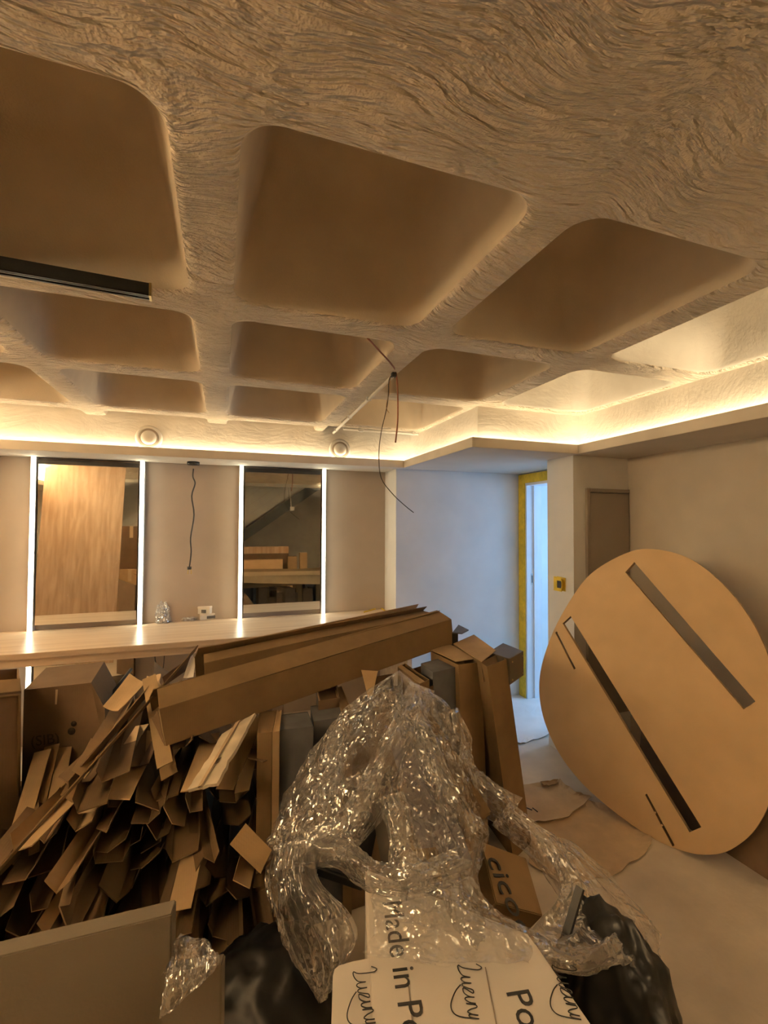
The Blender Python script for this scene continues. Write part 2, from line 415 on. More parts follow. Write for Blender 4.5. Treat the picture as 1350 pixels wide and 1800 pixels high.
# ================================================================== THE SETTING
H = 2.46                     # underside of the ribs
ZS = 2.17                    # underside of the dropped soffit
XB = [-2.56, -1.72, -0.88, -0.04, 0.80, 1.64, 2.56]     # rib centre lines
YB = [0.84, 1.80, 2.70, 3.65, 4.45]
XO = [(-2.46, -1.79), (-1.65, -0.95), (-0.81, -0.115), (0.03, 0.73), (0.87, 1.57), (1.71, 2.405)]
YO = [(0.93, 1.72), (1.88, 2.625), (2.775, 3.58), (3.72, 4.35)]

# floor
struct(box('floor', -2.7, 4.7, -2.8, 4.6, -0.08, 0.0, 'floor_screed'))

# ceiling slab with its waffle
ceil = empty('ceiling', (0, 0, H), kind='structure')
bm = bmesh.new()
bm_box(bm, -2.7, 3.1, -1.0, YB[0], 0.0, 0.5)
bm_box(bm, -2.7, XB[0], YB[0], YB[-1], 0.0, 0.5)
bm_box(bm, XB[-1], 3.1, YB[0], YB[-1], 0.0, 0.5)
from_bm('plaster_field', bm, 'plaster_ceiling', ceil)

def coffer(outer, opening, depth=0.46, inner='coffer_paint_shaded'):
    X0, X1, Y0, Y1 = outer; x0, x1, y0, y1 = opening
    ns, na = 10, 12
    def ring(ins, r, z):
        a0, a1, b0, b1 = x0 + ins, x1 - ins, y0 + ins, y1 - ins
        P = []
        for (cx, cy, st, (sx, sy), (ex, ey)) in (
                (a1 - r, b0 + r, -90, None or (a0 + r, b0), (a1 - r, b0)), (a1 - r, b1 - r, 0, (a1, b0 + r), (a1, b1 - r)),
                (a0 + r, b1 - r, 90, (a1 - r, b1), (a0 + r, b1)), (a0 + r, b0 + r, 180, (a0, b1 - r), (a0, b0 + r))):
            for k in range(ns): P.append((sx + (ex - sx) * k / ns, sy + (ey - sy) * k / ns, z))
            for k in range(na):
                a = RAD(st + 90 * k / na); P.append((cx + r * math.cos(a), cy + r * math.sin(a), z))
        return P
    R = []
    base = ring(0, 0.085, 0)
    out = []
    cx, cy = (x0 + x1) / 2, (y0 + y1) / 2
    per = ns + na
    for i, (x, y, z) in enumerate(base):
        side, k = divmod(i, per)
        if k <= ns: t = None
        if k <= ns:
            q = [(x, Y0), (X1, y), (x, Y1), (X0, y)][side]
        else:
            f = (k - ns) / na
            cor = [(X1, Y0), (X1, Y1), (X0, Y1), (X0, Y0)][side]
            s_ = [(x1 - 0.085, Y0), (X1, y1 - 0.085), (x0 + 0.085, Y1), (X0, y0 + 0.085)][side]
            e_ = [(X1, y0 + 0.085), (x1 - 0.085, Y1), (X0, y1 - 0.085), (x0 + 0.085, Y0)][side]
            if f <= 0.5: q = (s_[0] + (cor[0] - s_[0]) * f * 2, s_[1] + (cor[1] - s_[1]) * f * 2)
            else: q = (cor[0] + (e_[0] - cor[0]) * (f * 2 - 1), cor[1] + (e_[1] - cor[1]) * (f * 2 - 1))
        out.append((q[0], q[1], 0))
    R.append(out)
    prof = [(-0.022, 0.085, 0.0)]
    rf = 0.028; ang = 76
    for k in range(1, 6):
        a = RAD(ang * k / 5); prof.append((-0.022 + rf * math.sin(a), 0.085, rf * (1 - math.cos(a))))
    i0, _, z0 = prof[-1]
    for k in range(1, 5):
        f = k / 4; dz = (depth - 0.10 - z0) * f
        prof.append((i0 + dz / math.tan(RAD(ang)), 0.085 + 0.035 * f, z0 + dz))
    i1, r1, z1 = prof[-1]
    rt = (depth - z1)
    for k in range(1, 6):
        a = RAD(ang * k / 5)
        prof.append((i1 + rt * 0.8 * (1 - math.cos(a)) / (1 - math.cos(RAD(ang))), r1 + 0.003 * k, z1 + rt * math.sin(a) / math.sin(RAD(ang))))
    for ins, r, z in prof: R.append(ring(ins, r, z))
    V = [p for r_ in R for p in r_]; n = len(base)
    Fc, mi = [], []
    for j in range(len(R) - 1):
        for i in range(n):
            i2 = (i + 1) % n
            Fc.append((j * n + i, j * n + i2, (j + 1) * n + i2, (j + 1) * n + i)); mi.append(0 if j <= 3 else 1)
    Fc.append(tuple((len(R) - 1) * n + i for i in range(n))); mi.append(1)
    me = bpy.data.meshes.new('coffer'); me.from_pydata(V, [], Fc)
    me.polygons.foreach_set('use_smooth', [True] * len(Fc)); me.polygons.foreach_set('material_index', mi)
    return link('coffer', me, ['plaster_ceiling', inner], ceil)
for i in range(6):
    for j in range(4):
        if (i == 5 and j >= 2) or (i == 4 and j >= 3): continue
        op = (*XO[i], *YO[j])
        coffer((XB[i], XB[i + 1], YB[j], YB[j + 1]), op, inner='plaster_cove' if i == 5 else 'coffer_paint_shaded')

# cove line (plan): front face of the fascia, running from the left wall round to the rear
A0, A1, A2, A3, A4 = (-2.235, 3.80), (1.525, 3.80), (1.525, 2.62), (2.365, 2.62), (2.365, -1.0)
FT, CW = 0.018, 0.075        # fascia thickness, cove width
bm = bmesh.new()
bm_box(bm, -2.6, 1.60, 3.80, 4.25, ZS, ZS + 0.03)
bm_box(bm, 1.525, 3.05, 2.62, 4.25, ZS + 0.0005, ZS + 0.03)
bm_box(bm, 2.365, 3.05, -1.0, 2.62, ZS, ZS + 0.03)
struct(from_bm('ceiling_soffit', bm, 'soffit_paint'))
FZ = ZS + 0.062
TOPC = 2.90
struct(box('trim_1', A0[0], A1[0], 3.80 - FT, 3.80, ZS - 0.002, FZ, 'fascia_board', bev=0.002))
struct(box('trim_2', 1.525 - FT, 1.525, 2.62 - FT, 3.80 - FT, ZS - 0.002, FZ, 'fascia_board', bev=0.002))
struct(box('trim_3', 1.525, 2.365 - FT, 2.62 - FT, 2.62, ZS - 0.002, FZ, 'fascia_board', bev=0.002))
struct(box('trim_4', 2.365 - FT, 2.365, -1.0, 2.62, ZS - 0.002, FZ, 'fascia_board', bev=0.002))
struct(box('trim_5', -2.235 - FT, -2.235, -1.0, 3.80 - FT, ZS - 0.002, FZ, 'fascia_board', bev=0.002))  # unseen left cove, added to carry the fill strip
struct(box('ceiling_soffit', -2.6, -2.253, -1.0, 3.80, ZS, ZS + 0.03, 'soffit_paint'))
struct(box('wall_cove_left', -2.34, -2.31, -1.0, 3.875, ZS + 0.03, TOPC, 'plaster_cove'))
# cove back walls, rising into the ceiling
struct(box('wall_cove_back', -2.6, 1.525 + CW + 0.02, 3.80 + CW, 3.80 + CW + 0.03, ZS + 0.03, TOPC, 'plaster_cove'))
struct(box('wall_cove_inner', 1.525 + CW, 1.525 + CW + 0.03, 2.62 + CW, 3.80 + CW, ZS + 0.03, H + 0.02, 'plaster_cove'))
struct(box('wall_cove_door', 1.525 + CW + 0.03, 2.365 + CW + 0.02, 2.62 + CW, 2.62 + CW + 0.03, ZS + 0.03, H + 0.02, 'plaster_cove'))
struct(box('wall_cove_right', 2.365 + CW, 2.365 + CW + 0.03, -1.0, 2.62 + CW, ZS + 0.03, H + 0.02, 'plaster_cove'))
# LED tapes lying in the coves
def led_tape(label, x0, x1, y0, y1, m='led_cove'):
    r = empty('led_strip_light', ((x0 + x1) / 2, (y0 + y1) / 2, ZS + 0.031), label, 'strip light')
    z = ZS + 0.0405
    adopt(r, pyd('led_diffuser', [(x0, y0, z), (x1, y0, z), (x1, y1, z), (x0, y1, z)], [(0, 1, 2, 3)], m, fix=False),
          box('aluminium_profile', x0 - .002, x1 + .002, y0 - .002, y1 + .002, ZS + 0.0301, ZS + 0.0400, 'steel'))
led_tape('warm light strip in the cove above the two mirrors', -2.25, 1.57, 3.845, 3.857)
led_tape('warm light strip in the short cove running from mirror wall towards room', 1.570, 1.582, 2.68, 3.84)
led_tape('warm light strip in the cove above the door niche', 1.59, 2.40, 2.665, 2.677)
led_tape('warm light strip in the long cove along the right wall', 2.410, 2.422, 0.20, 2.66)
led_tape('added fill light strip in the right cove, unseen beside the camera', 2.410, 2.422, -0.98, 0.18, 'led_fill_strip')  # added fill lamp, out of view, brightens ceiling and right side

led_tape('added fill light strip in an unseen cove along the left wall', -2.292, -2.280, -0.98, 3.80, 'led_fill_strip')  # added fill lamp, out of view, lights table top and ceiling

# walls
struct(box('wall_back', -2.7, 1.50, 4.20, 4.30, 0, 2.9, 'wall_taupe'))
struct(box('wall_return', 1.48, 1.56, 3.90, 4.20, 0, ZS, 'wall_white'))
struct(box('wall_niche_back', 1.56, 2.86, 3.90, 4.02, 0, ZS, 'wall_white'))
struct(box('wall_left', -2.75, -2.6, -2.8, 4.3, 0, 3.4, 'wall_white'))
struct(box('wall_right', 2.88, 2.98, -2.8, 2.68, 0, 3.4, 'wall_beige'))
struct(box('wall_niche_front', 2.372, 2.98, 2.68, 2.96, 0, ZS, 'wall_white'))
# wall with the doorway (X = 2.80), opening Y 2.99 .. 3.80
bm = bmesh.new()
bm_box(bm, 2.80, 2.93, 3.81, 3.90, 0, ZS); bm_box(bm, 2.80, 2.93, 2.96, 2.99, 0, ZS); bm_box(bm, 2.80, 2.93, 2.99, 3.81, 2.08, ZS)
struct(from_bm('wall_doorway', bm, 'wall_white'))
d = empty('door_1', (2.80, 3.4, 0), kind='structure')
adopt(d, box('door_lining', 2.785, 2.96, 3.78, 3.809, 0.0, 2.08, 'white_gloss'), box('door_lining', 2.785, 2.96, 2.991, 3.02, 0, 2.08, 'white_gloss'),
      box('door_lining', 2.785, 2.96, 3.02, 3.78, 2.05, 2.079, 'white_gloss'),
      box('door_stop', 2.86, 2.90, 3.765, 3.78, 0, 2.05, 'white_gloss'),
      box('masking_tape', 2.774, 2.784, 3.80, 3.893, 0.0, 2.16, 'yellow_tape'), box('masking_tape', 2.774, 2.784, 2.95, 3.80, 2.075, 2.16, 'yellow_tape'))
spl, lth = box('strike_plate', 2.835, 2.85, 3.7765, 3.7795, 1.09, 1.20, 'steel'), box('latch_hole_patch', 2.838, 2.847, 3.7755, 3.7762, 1.11, 1.18, 'black_plastic')  # latch hole is a flat black patch, its shade put in as colour
adopt(d, spl, lth); lth.parent = spl
# corridor behind the doorway with its window
struct(box('wall_corridor_end', 2.93, 4.6, 4.45, 4.55, 0, 2.5, 'wall_white'))
struct(box('wall_corridor_near', 3.1, 4.6, 1.95, 2.05, 0, 2.5, 'wall_white'))
struct(box('ceiling_corridor', 2.93, 4.6, 1.95, 4.55, 2.45, 2.5, 'wall_white'))
bm = bmesh.new()
bm_box(bm, 4.5, 4.6, 1.95, 2.3, 0, 2.5); bm_box(bm, 4.5, 4.6, 3.7, 4.55, 0, 2.5); bm_box(bm, 4.5, 4.6, 2.3, 3.7, 0, 0.7); bm_box(bm, 4.5, 4.6, 2.3, 3.7, 2.3, 2.5)
struct(from_bm('wall_corridor_window', bm, 'wall_white'))
struct(box('wall_corridor_side', 2.94, 2.97, 2.96, 2.99, 0, 2.45, 'wall_white'))
struct(box('baseboard_corridor', 2.96, 4.5, 4.43, 4.449, 0, 0.08, 'white_gloss'))
w = empty('window_1', (4.52, 3.0, 0.7), kind='structure')
adopt(w, box('window_frame', 4.5, 4.56, 2.3, 2.36, 0.7, 2.3, 'white_gloss'), box('window_frame', 4.5, 4.56, 3.64, 3.7, 0.7, 2.3, 'white_gloss'),
      box('window_frame', 4.5, 4.56, 2.36, 3.64, 0.7, 0.76, 'white_gloss'), box('window_frame', 4.5, 4.56, 2.36, 3.64, 2.24, 2.3, 'white_gloss'))

# rear of the room: underside of a stair, seen in the mirrors
struct(box('wall_rear', -2.7, 3.1, -2.85, -2.7, 0, 3.6, 'wall_grey'))
struct(box('ceiling_rear', -2.7, 3.1, -2.8, -1.0, 3.4, 3.5, 'wall_grey'))
struct(box('wall_bulkhead', -2.7, 3.1, -1.06, -1.0, 2.40, 3.4, 'wall_grey'))

# ================================================================== OBJECTS OF THE ROOM
# counter
ct = empty('wall_counter', (-0.55, 3.83, 0.0), 'long pale oak counter running along the wall beneath both lit mirrors', 'counter')
adopt(ct, box('worktop', -2.59, 1.475, 3.46, 4.199, 0.825, 0.862, 'counter_oak', bev=0.002), box('apron', -2.59, 1.475, 3.475, 3.495, 0.775, 0.8249, 'counter_oak'),
      box('support_panel', -2.58, -2.54, 3.50, 4.19, 0, 0.8249, 'counter_oak'), box('support_panel', 1.43, 1.47, 3.50, 4.19, 0, 0.8249, 'counter_oak'))

# mirrors with lit edges: the glass runs on below the worktop
def mirror(x0, x1, label):
    r = empty('lit_mirror', ((x0 + x1) / 2, 4.17, 0.0), label, 'mirror')
    g = box('mirror_glass', x0 + 0.028, x1 - 0.028, 4.150, 4.156, 0.905, 2.115, 'mirror_glass')
    bk = box('back_panel', x0 + 0.05, x1 - 0.05, 4.157, 4.198, 0.93, 2.10, 'black_plastic')
    tp = box('top_gap_shade', x0 + 0.026, x1 - 0.026, 4.141, 4.149, 2.117, 2.150, 'black_plastic')  # black strip standing in for the dark gap above the glass
    g2 = box('lower_glass', x0 + 0.028, x1 - 0.028, 4.150, 4.156, 0.20, 0.815, 'mirror_glass')
    adopt(r, g, bk, tp, g2)
    for xx in (x0, x1):
        s = box('led_channel', xx - 0.016, xx + 0.016, 4.140, 4.198, 0.8625, 2.168, 'white_plastic')
        l = box('led_tube', xx - 0.013, xx + 0.013, 4.124, 4.1395, 0.864, 2.166, 'led_mirror', bev=0.004)
        adopt(r, s, l); l.parent = s
        if xx == x1: continue
        s2 = box('led_channel', xx - 0.016, xx + 0.016, 4.140, 4.198, 0.2, 0.8245, 'white_plastic')
        l2 = box('led_tube', xx - 0.013, xx + 0.013, 4.124, 4.1395, 0.2, 0.8240, 'led_mirror', bev=0.004)
        adopt(r, s2, l2); l2.parent = s2
mirror(-1.337, -0.606, 'tall mirror with two glowing side strips reflecting a wrapped wooden panel')
mirror(0.155, 0.872, 'tall mirror with two glowing side strips nearest the niche, reflecting the stair')

# round air valves in the cove wall
def valve(px, py, label):
    q = PY(px, py, 3.875)
    r = empty('air_valve', (q.x, 3.875, q.z), label, 'air vent', 'round air valves above the mirrors')
    lathe('outer_ring', [(0.050, 0.0), (0.094, 0.0), (0.094, 0.006), (0.086, 0.014), (0.070, 0.018), (0.060, 0.012), (0.050, 0.004)], 'white_plastic', r, 40, 'Y')
    lathe('centre_disc', [(0.0, 0.012), (0.0, 0.012), (0.050, 0.012), (0.055, 0.018), (0.052, 0.024), (0.03, 0.028), (0.0, 0.029)], 'white_plastic', r, 40, 'Y')
    lathe('groove_shade_ring', [(0.056, 0.008), (0.068, 0.008), (0.068, 0.0192), (0.056, 0.0192)], 'panel_taupe', r, 40, 'Y')  # raised dark ring, painted shade for the valve groove
valve(262, 770, 'round white air valve above the left mirror')
valve(597, 791, 'round white air valve above the mirror nearest the niche')

# pendant flex with bare end
q = PZ(340, 812, ZS)
pn = empty('pendant_cable', (q.x, q.y, ZS), 'black pendant flex with bare wire ends hanging between the mirrors', 'cable')
lathe('ceiling_rose', [(0.0, -0.0), (0.048, -0.0), (0.048, -0.022), (0.044, -0.026), (0.0, -0.026)], 'black_plastic', pn, 32)
cx, cy = q.x, q.y
path = [PY(340, 824, cy), PY(339, 838, cy), PY(343, 850, cy), PY(337, 872, cy), PY(341, 905, cy), PY(335, 945, cy), PY(336, 970, cy), PY(333, 997, cy)]
adopt(pn, tube('flex', path, 0.0055, 'black_plastic', seg=8), tube('strain_relief', [PY(333, 996, cy), PY(333, 1001, cy)], 0.016, 'black_plastic', seg=12),
      tube('bare_wire', [PY(331, 1000, cy), PY(330, 1009, cy)], 0.005, 'brass', seg=8), tube('bare_wire', [PY(336, 1000, cy), PY(336, 1009, cy)], 0.005, 'brass', seg=8))

# black lighting track under the ribs at the left
t0 = PZ(-140, 455, 2.415); t1 = PZ(262, 524, 2.415)
tk = empty('lighting_track', (t0 + t1) / 2, 'black lighting track fixed under the ceiling rib at the left', 'light track')
dirv = (t1 - t0).normalized(); sd = Vector((-dirv.y, dirv.x, 0))
def bar(name, a, b, w, z0, z1, m, off=0.0):
    s = sd * (w / 2); o = sd * off
    pts = [a - s + o, b - s + o, b + s + o, a + s + o]
    return hexa(name, [p + Vector((0, 0, z0)) for p in pts], [p + Vector((0, 0, z1)) for p in pts], m)
adopt(tk, bar('track_body', t0, t1, 0.036, 0.006, 0.042, 'black_metal'), bar('track_lip', t0, t1, 0.007, 0.0, 0.0058, 'black_metal', -0.0145), bar('track_lip', t0, t1, 0.007, 0.0, 0.0058, 'black_metal', 0.0145),
      bar('conductor', t0, t1, 0.003, 0.003, 0.0058, 'steel', 0.004), bar('end_cap', t1 - dirv * 0.012 + dirv * 0.0125, t1 + dirv * 0.008, 0.04, -0.001, 0.043, 'brass'))

# surface conduit and loose wires at the rib crossing
c0 = PZ(692, 660, 2.445); c1 = PZ(575, 772, 2.445)
c1 = Vector((c0.x + 0.05, 3.84, 2.445))
cn = empty('white_conduit', (c0.x, c0.y, H), 'white surface conduit running along the rib towards the mirror wall', 'conduit')
adopt(cn, tube('pipe', [c0, c1], 0.010, 'white_plastic', seg=10, smooth_path=1))
for f in (0.30, 0.62, 0.92):
    m_ = c0.lerp(c1, f); adopt(cn, box('clip', m_.x - 0.016, m_.x + 0.016, m_.y - 0.008, m_.y + 0.008, 2.434, 2.4595, 'white_plastic', bev=0.003))
adopt(cn, box('clip_screw', c0.x - 0.012, c0.x + 0.012, c0.y - 0.012, c0.y + 0.012, 2.436, 2.4595, 'black_plastic', bev=0.002))
e0 = Vector((c1.x + 0.03, 3.62, 2.44)); e1 = Vector((1.575, 3.62, 2.44))
cn2 = empty('white_conduit', (e0.x, e0.y, H), 'short white conduit crossing the last coffer beside the inner cove', 'conduit')
adopt(cn2, tube('pipe', [e0, e1], 0.011, 'white_plastic', seg=10, smooth_path=1), box('coupler', e0.x + .12, e0.x + .17, 3.605, 3.635, 2.425, 2.455, 'white_plastic', bev=0.005), box('clip', e1.x - .06, e1.x - .04, 3.605, 3.635, 2.43, 2.4595, 'white_plastic', bev=0.003))
yy = c0.y
w1 = tube('loose_wire', [PY(646, 594, 1.88), PY(668, 618, 2.0), PY(688, 640, 2.1), PY(696, 655, yy), PY(699, 690, yy), PY(699, 740, yy), PY(695, 778, yy)], 0.0042, 'red_wire', seg=8)
tag(w1, 'short dark red wire dangling from the rib crossing', 'wire')
w2 = tube('loose_wire', [PY(690, 660, yy), PY(684, 668, yy), PY(681, 710, yy), PY(670, 760, yy), PY(666, 800, yy), PY(670, 840, yy), PY(690, 868, yy), PY(711, 888, yy), PY(727, 901, yy)], 0.0022, 'ink_brown', seg=6)
tag(w2, 'long thin wire curling down from the rib crossing to the niche corner', 'wire')
w3 = tube('loose_wire', [PY(686, 664, yy), PY(684, 690, yy), PY(679, 715, yy), PY(684, 726, yy)], 0.0022, 'copper_wire', seg=6)
tag(w3, 'shortest copper wire with a hooked end at the rib crossing', 'wire')

# cabinet door right of the wall end
ya = 2.68
pa, pb = PY(1028, 862, ya), PY(1104, 866, ya)
ap = empty('access_panel', (2.7, ya, 0.3), 'taupe cabinet door in the wall right of the switch box', 'cabinet door')
adopt(ap, box('door_leaf', pa.x + 0.03, 2.872, ya - 0.018, ya - 0.001, 0.30, 1.905, 'panel_taupe', bev=0.002), box('frame_stile', pa.x, pa.x + 0.027, ya - 0.024, ya - 0.0005, 0.27, 1.935, 'panel_taupe', bev=0.002),
      box('frame_rail', pa.x + 0.0275, 2.872, ya - 0.024, ya - 0.0005, 1.908, 1.935, 'panel_taupe', bev=0.002))

# switch box masked with yellow tape, on the end face of the niche wall
q = PX(984, 1027, 2.372)
sw = empty('switch_box', (2.372, q.y, q.z), 'open switch box masked with yellow tape on the wall end', 'switch box')
bm = bmesh.new()
sw_parts = ((-.060, -.024, -.052, .052), (.024, .062, -.045, .054), (-.024, .024, .026, .056), (-.024, .024, -.052, -.028))
for (a, b_, c_, d_) in sw_parts:
    box('masking_tape', -0.006, -0.0005, -b_, -a, c_, d_, 'yellow_tape', sw)
box('cavity_shade_plate', -0.003, -0.0006, -.024, .024, -.028, .026, 'black_plastic', sw)  # flat black plate in place of the shaded inside of the box
sheet('tape_curl', [(-0.008, -0.022, .03), (-0.035, -0.055, .05), (-0.035, -0.058, -.04), (-0.008, -0.022, -.03)], 0.001, 'yellow_tape', sw, 0.01)

# ================================================================== SEEN ONLY IN THE MIRRORS (rear and left of the camera)
MY = 4.15                                    # mirror plane
def MP(x, y, Y):                             # a point at Y whose mirror image shows at (x, y)
    v = PY(x, y, 2 * MY - Y); v.y = 2 * MY - v.y; return v
wp = empty('wooden_panel', (-1.65, 1.75, 0), 'big oak-look wooden panel wrapped in film, mirrored beside the counter', 'panel')
tl, tr, bl, br = MP(80, 812, 1.55), MP(221, 822, 1.70), MP(56, 1100, 1.75), MP(203, 1100, 1.9)
for v in (tl, tr): v.z = min(v.z, 2.42)
def down(top, low): # extend the panel edge to the floor
    k = top.z / (top.z - low.z); return top + (low - top) * k
bl2, br2 = down(tl, bl), down(tr, br)
n_ = Vector((0, -0.022, 0))
adopt(wp, hexa('panel_board', [bl2, br2, br2 + n_, bl2 + n_], [tl, tr, tr + n_, tl + n_], 'panel_oak'))
n2 = Vector((0, 0.006, 0))
def lerp4(u, v): return (tl * (1 - u) + tr * u) * (1 - v) + (bl2 * (1 - u) + br2 * u) * v
V, Fc = [], []; NU, NV = 24, 60
for j in range(NV + 1):
    for i in range(NU + 1):
        q = lerp4(i / NU, j / NV) + n2
        q.y += 0.006 * abs(noise.noise(Vector((q.x * 9, q.z * 5, 3)))) + (0.012 if abs(i / NU - 0.45 - 0.1 * math.sin(j * 0.1)) < 0.05 else 0) * random.random()
        V.append(q)
for j in range(NV):
    for i in range(NU): Fc.append((j * (NU + 1) + i, j * (NU + 1) + i + 1, (j + 1) * (NU + 1) + i + 1, (j + 1) * (NU + 1) + i))
adopt(wp, pyd('wrapping_film', V, Fc, 'film_taut', smooth=True))
def rear_box(name, label, cat, x0, x1, ytop, ybot, Y, dep, m, onfloor=True):
    a, b_ = MP(x0, ytop, Y), MP(x1, ytop, Y)
    zb = 0.0 if onfloor else MP(x0, ybot, Y).z
    r = empty(name, ((a.x + b_.x) / 2, Y - dep / 2, zb), label, cat)
    adopt(r, box('carton_body', a.x, b_.x, Y - dep, Y, zb + 0.001, a.z, m, bev=0.004), box('packing_tape', (a.x + b_.x) / 2 - 0.025, (a.x + b_.x) / 2 + 0.025, Y - dep - 0.0005, Y + 0.0008, a.z - 0.18, a.z + 0.0008, 'card_pale'))
    return r
rear_box('cardboard_carton', 'tall carton mirrored right of the wooden panel', 'carton', 206, 250, 1002, 1100, 0.2, 0.4, 'card_tan')
rear_box('cardboard_carton', 'smaller greyish carton on the tall carton mirrored right of the panel', 'carton', 210, 252, 925, 1003, 0.15, 0.3, 'card_dark', False)
# MDF sheet, cartons, stair
def slab_y(name, label, cat, x0, x1, ytop, Y, t, m, lean=0.12):
    a, b_ = MP(x0, ytop, Y), MP(x1, ytop, Y)
    o = hexa(name, [(a.x, Y + lean, 0), (b_.x, Y + lean, 0), (b_.x, Y + lean - t, 0), (a.x, Y + lean - t, 0)], [(a.x, Y, a.z), (b_.x, Y, a.z), (b_.x, Y - t, a.z), (a.x, Y - t, a.z)], m, bev=0.002)
    return tag(o, label, cat)
slab_y('mdf_sheet', 'plain fibreboard sheet leaning at the rear, mirrored beside the niche', 'board', 395, 497, 985, -1.10, 0.03, 'mdf')
slab_y('long_carton', 'upright slim carton mirrored next to the fibreboard sheet', 'carton', 506, 522, 978, -1.2, 0.1, 'card_tan', 0.03)
slab_y('long_carton', 'slanting slim carton mirrored at the far right of the mirror', 'carton', 527, 540, 972, -1.2, 0.1, 'card_tan', 0.16)
a, b_ = MP(400, 962, -1.3), MP(508, 958, -1.3)
tag(box('timber_beam', a.x, b_.x, -1.5, -1.35, a.z - 0.14, a.z, 'panel_oak', bev=0.003), 'pale wooden beam lying across the rear boards in the mirror', 'beam')
tag(box('storage_crate', a.x, b_.x, -1.75, -1.345, 0, a.z - 0.141, 'card_dark', bev=0.003), 'dark crate carrying the pale beam at the rear of the room', 'crate')
st = empty('staircase', (1.2, -2.0, 0), 'dark steel stair with a boarded underside at the rear, seen in mirror', 'staircase')
s0, s1 = MP(405, 968, -1.75), MP(640, 806, -1.75)
d_ = (s1 - s0); upn = Vector((-d_.z, 0, d_.x)).normalized()
s0 = s0 - d_ * 0.5
adopt(st, hexa('stringer', [s0, s1, s1 + Vector((0, -.05, 0)), s0 + Vector((0, -.05, 0))], [s0 + upn * .2, s1 + upn * .2, s1 + upn * .2 + Vector((0, -.05, 0)), s0 + upn * .2 + Vector((0, -.05, 0))], 'stair_steel'))
for k in range(9):
    o1, o2 = upn * (0.24 + 0.16 * k), upn * (0.24 + 0.16 * k + 0.152)
    bk = Vector((0, -0.02 - 0.04 * k, 0))
    adopt(st, hexa('underside_board', [s0 + o1 + bk, s1 + o1 + bk, s1 + o1 + bk + Vector((0, -.02, 0)), s0 + o1 + bk + Vector((0, -.02, 0))],
                   [s0 + o2 + bk, s1 + o2 + bk, s1 + o2 + bk + Vector((0, -.02, 0)), s0 + o2 + bk + Vector((0, -.02, 0))], 'stair_board'))
cl, ch = MP(505, 842, -1.2), MP(512, 895, -1.2)
tag(tube('hanging_cable', [Vector((cl.x, -1.2, 2.165)), cl, (cl + ch) / 2 + Vector((0.02, 0, 0)), ch], 0.006, 'white_plastic', seg=6), 'white cable hanging at the rear, seen in the mirror', 'cable')
tag(box('junction_box', ch.x - .02, ch.x + .06, -1.23, -1.18, ch.z - .03, ch.z + .05, 'white_plastic', bev=0.004), 'small white junction box on the rear cable in the mirror', 'junction box')

# ================================================================== ROUND TABLE TOP LEANING AT THE RIGHT
OUTPX = [(1146,965),(1110,969),(1065,990),(1030,1017),(1000,1059),(973,1109),(955,1159),(948,1198),(950,1238),(961,1279),(984,1326),(1017,1370),(1059,1410),(1108,1448),(1152,1476),(1191,1493),(1229,1502),(1268,1500),(1300,1484),(1328,1457),(1352,1412),(1368,1350),(1376,1290),(1370,1215),(1352,1159),(1342,1133),(1323,1095),(1294,1053),(1262,1019),(1226,990),(1190,973)]
SLOTPX = [[(1099,1006),(1115,988),(1328,1233),(1307,1247)], [(989,1096),(1003,1083),(1233,1454),(1212,1463)], [(976,1112),(979,1110),(1012,1175),(1009,1177)], [(1134,1397),(1137,1395),(1186,1486),(1182,1488)], [(1145,1429),(1152,1426),(1154,1429),(1147,1432)], [(1157,1453),(1163,1448),(1166,1451),(1160,1456)]]
tb_, tt_ = RAD(20), RAD(12)                  # heading and lean of the board
nn = Vector((-math.cos(tt_) * math.cos(tb_), -math.cos(tt_) * math.sin(tb_), math.sin(tt_)))
e1 = up_ = Vector((0, 0, 1)).cross(nn).normalized(); e2 = nn.cross(e1)
def hitp(x, y, D): r = ray(x, y); return EYEV + r * (D / r.dot(nn))
D0 = -1.0; low = min(hitp(x, y, D0).z for x, y in OUTPX); D0 *= (EYE - 0.002) / (EYE - low)
cc = hitp(1150, 1235, D0)
def P2(x, y): v = hitp(x, y, D0) - cc; return Vector((v.dot(e1), v.dot(e2), 0))
out2 = catmull([P2(x, y) for x, y in OUTPX], 4, True)
HO = [[P2(x, y) for x, y in q] for q in SLOTPX]
SCL = 1.0
tt = empty('round_table_top', (cc.x, cc.y, 0), 'large round fibreboard table top with two long slots leaning by the wall', 'table top')
loops = [out2] + HO
tris = tessellate_polygon(loops)
flat = [v for l in loops for v in l]
TH = 0.028
def W3(v, t): return cc + (e1 * v.x + e2 * v.y) * SCL - nn * t
V = [W3(v, 0) for v in flat] + [W3(v, TH) for v in flat]
n = len(flat); Fc = [tuple(t) for t in tris] + [(t[2] + n, t[1] + n, t[0] + n) for t in tris]; mi = [0] * len(Fc)
k = 0
for l in loops:
    m_ = len(l)
    for i in range(m_):
        a, b2 = k + i, k + (i + 1) % m_
        Fc.append((a, b2, b2 + n, a + n)); mi.append(1)
    k += m_
ob = pyd('table_board', V, Fc, ['mdf', 'mdf_edge'])
ob.data.polygons.foreach_set('material_index', mi)
adopt(tt, ob)
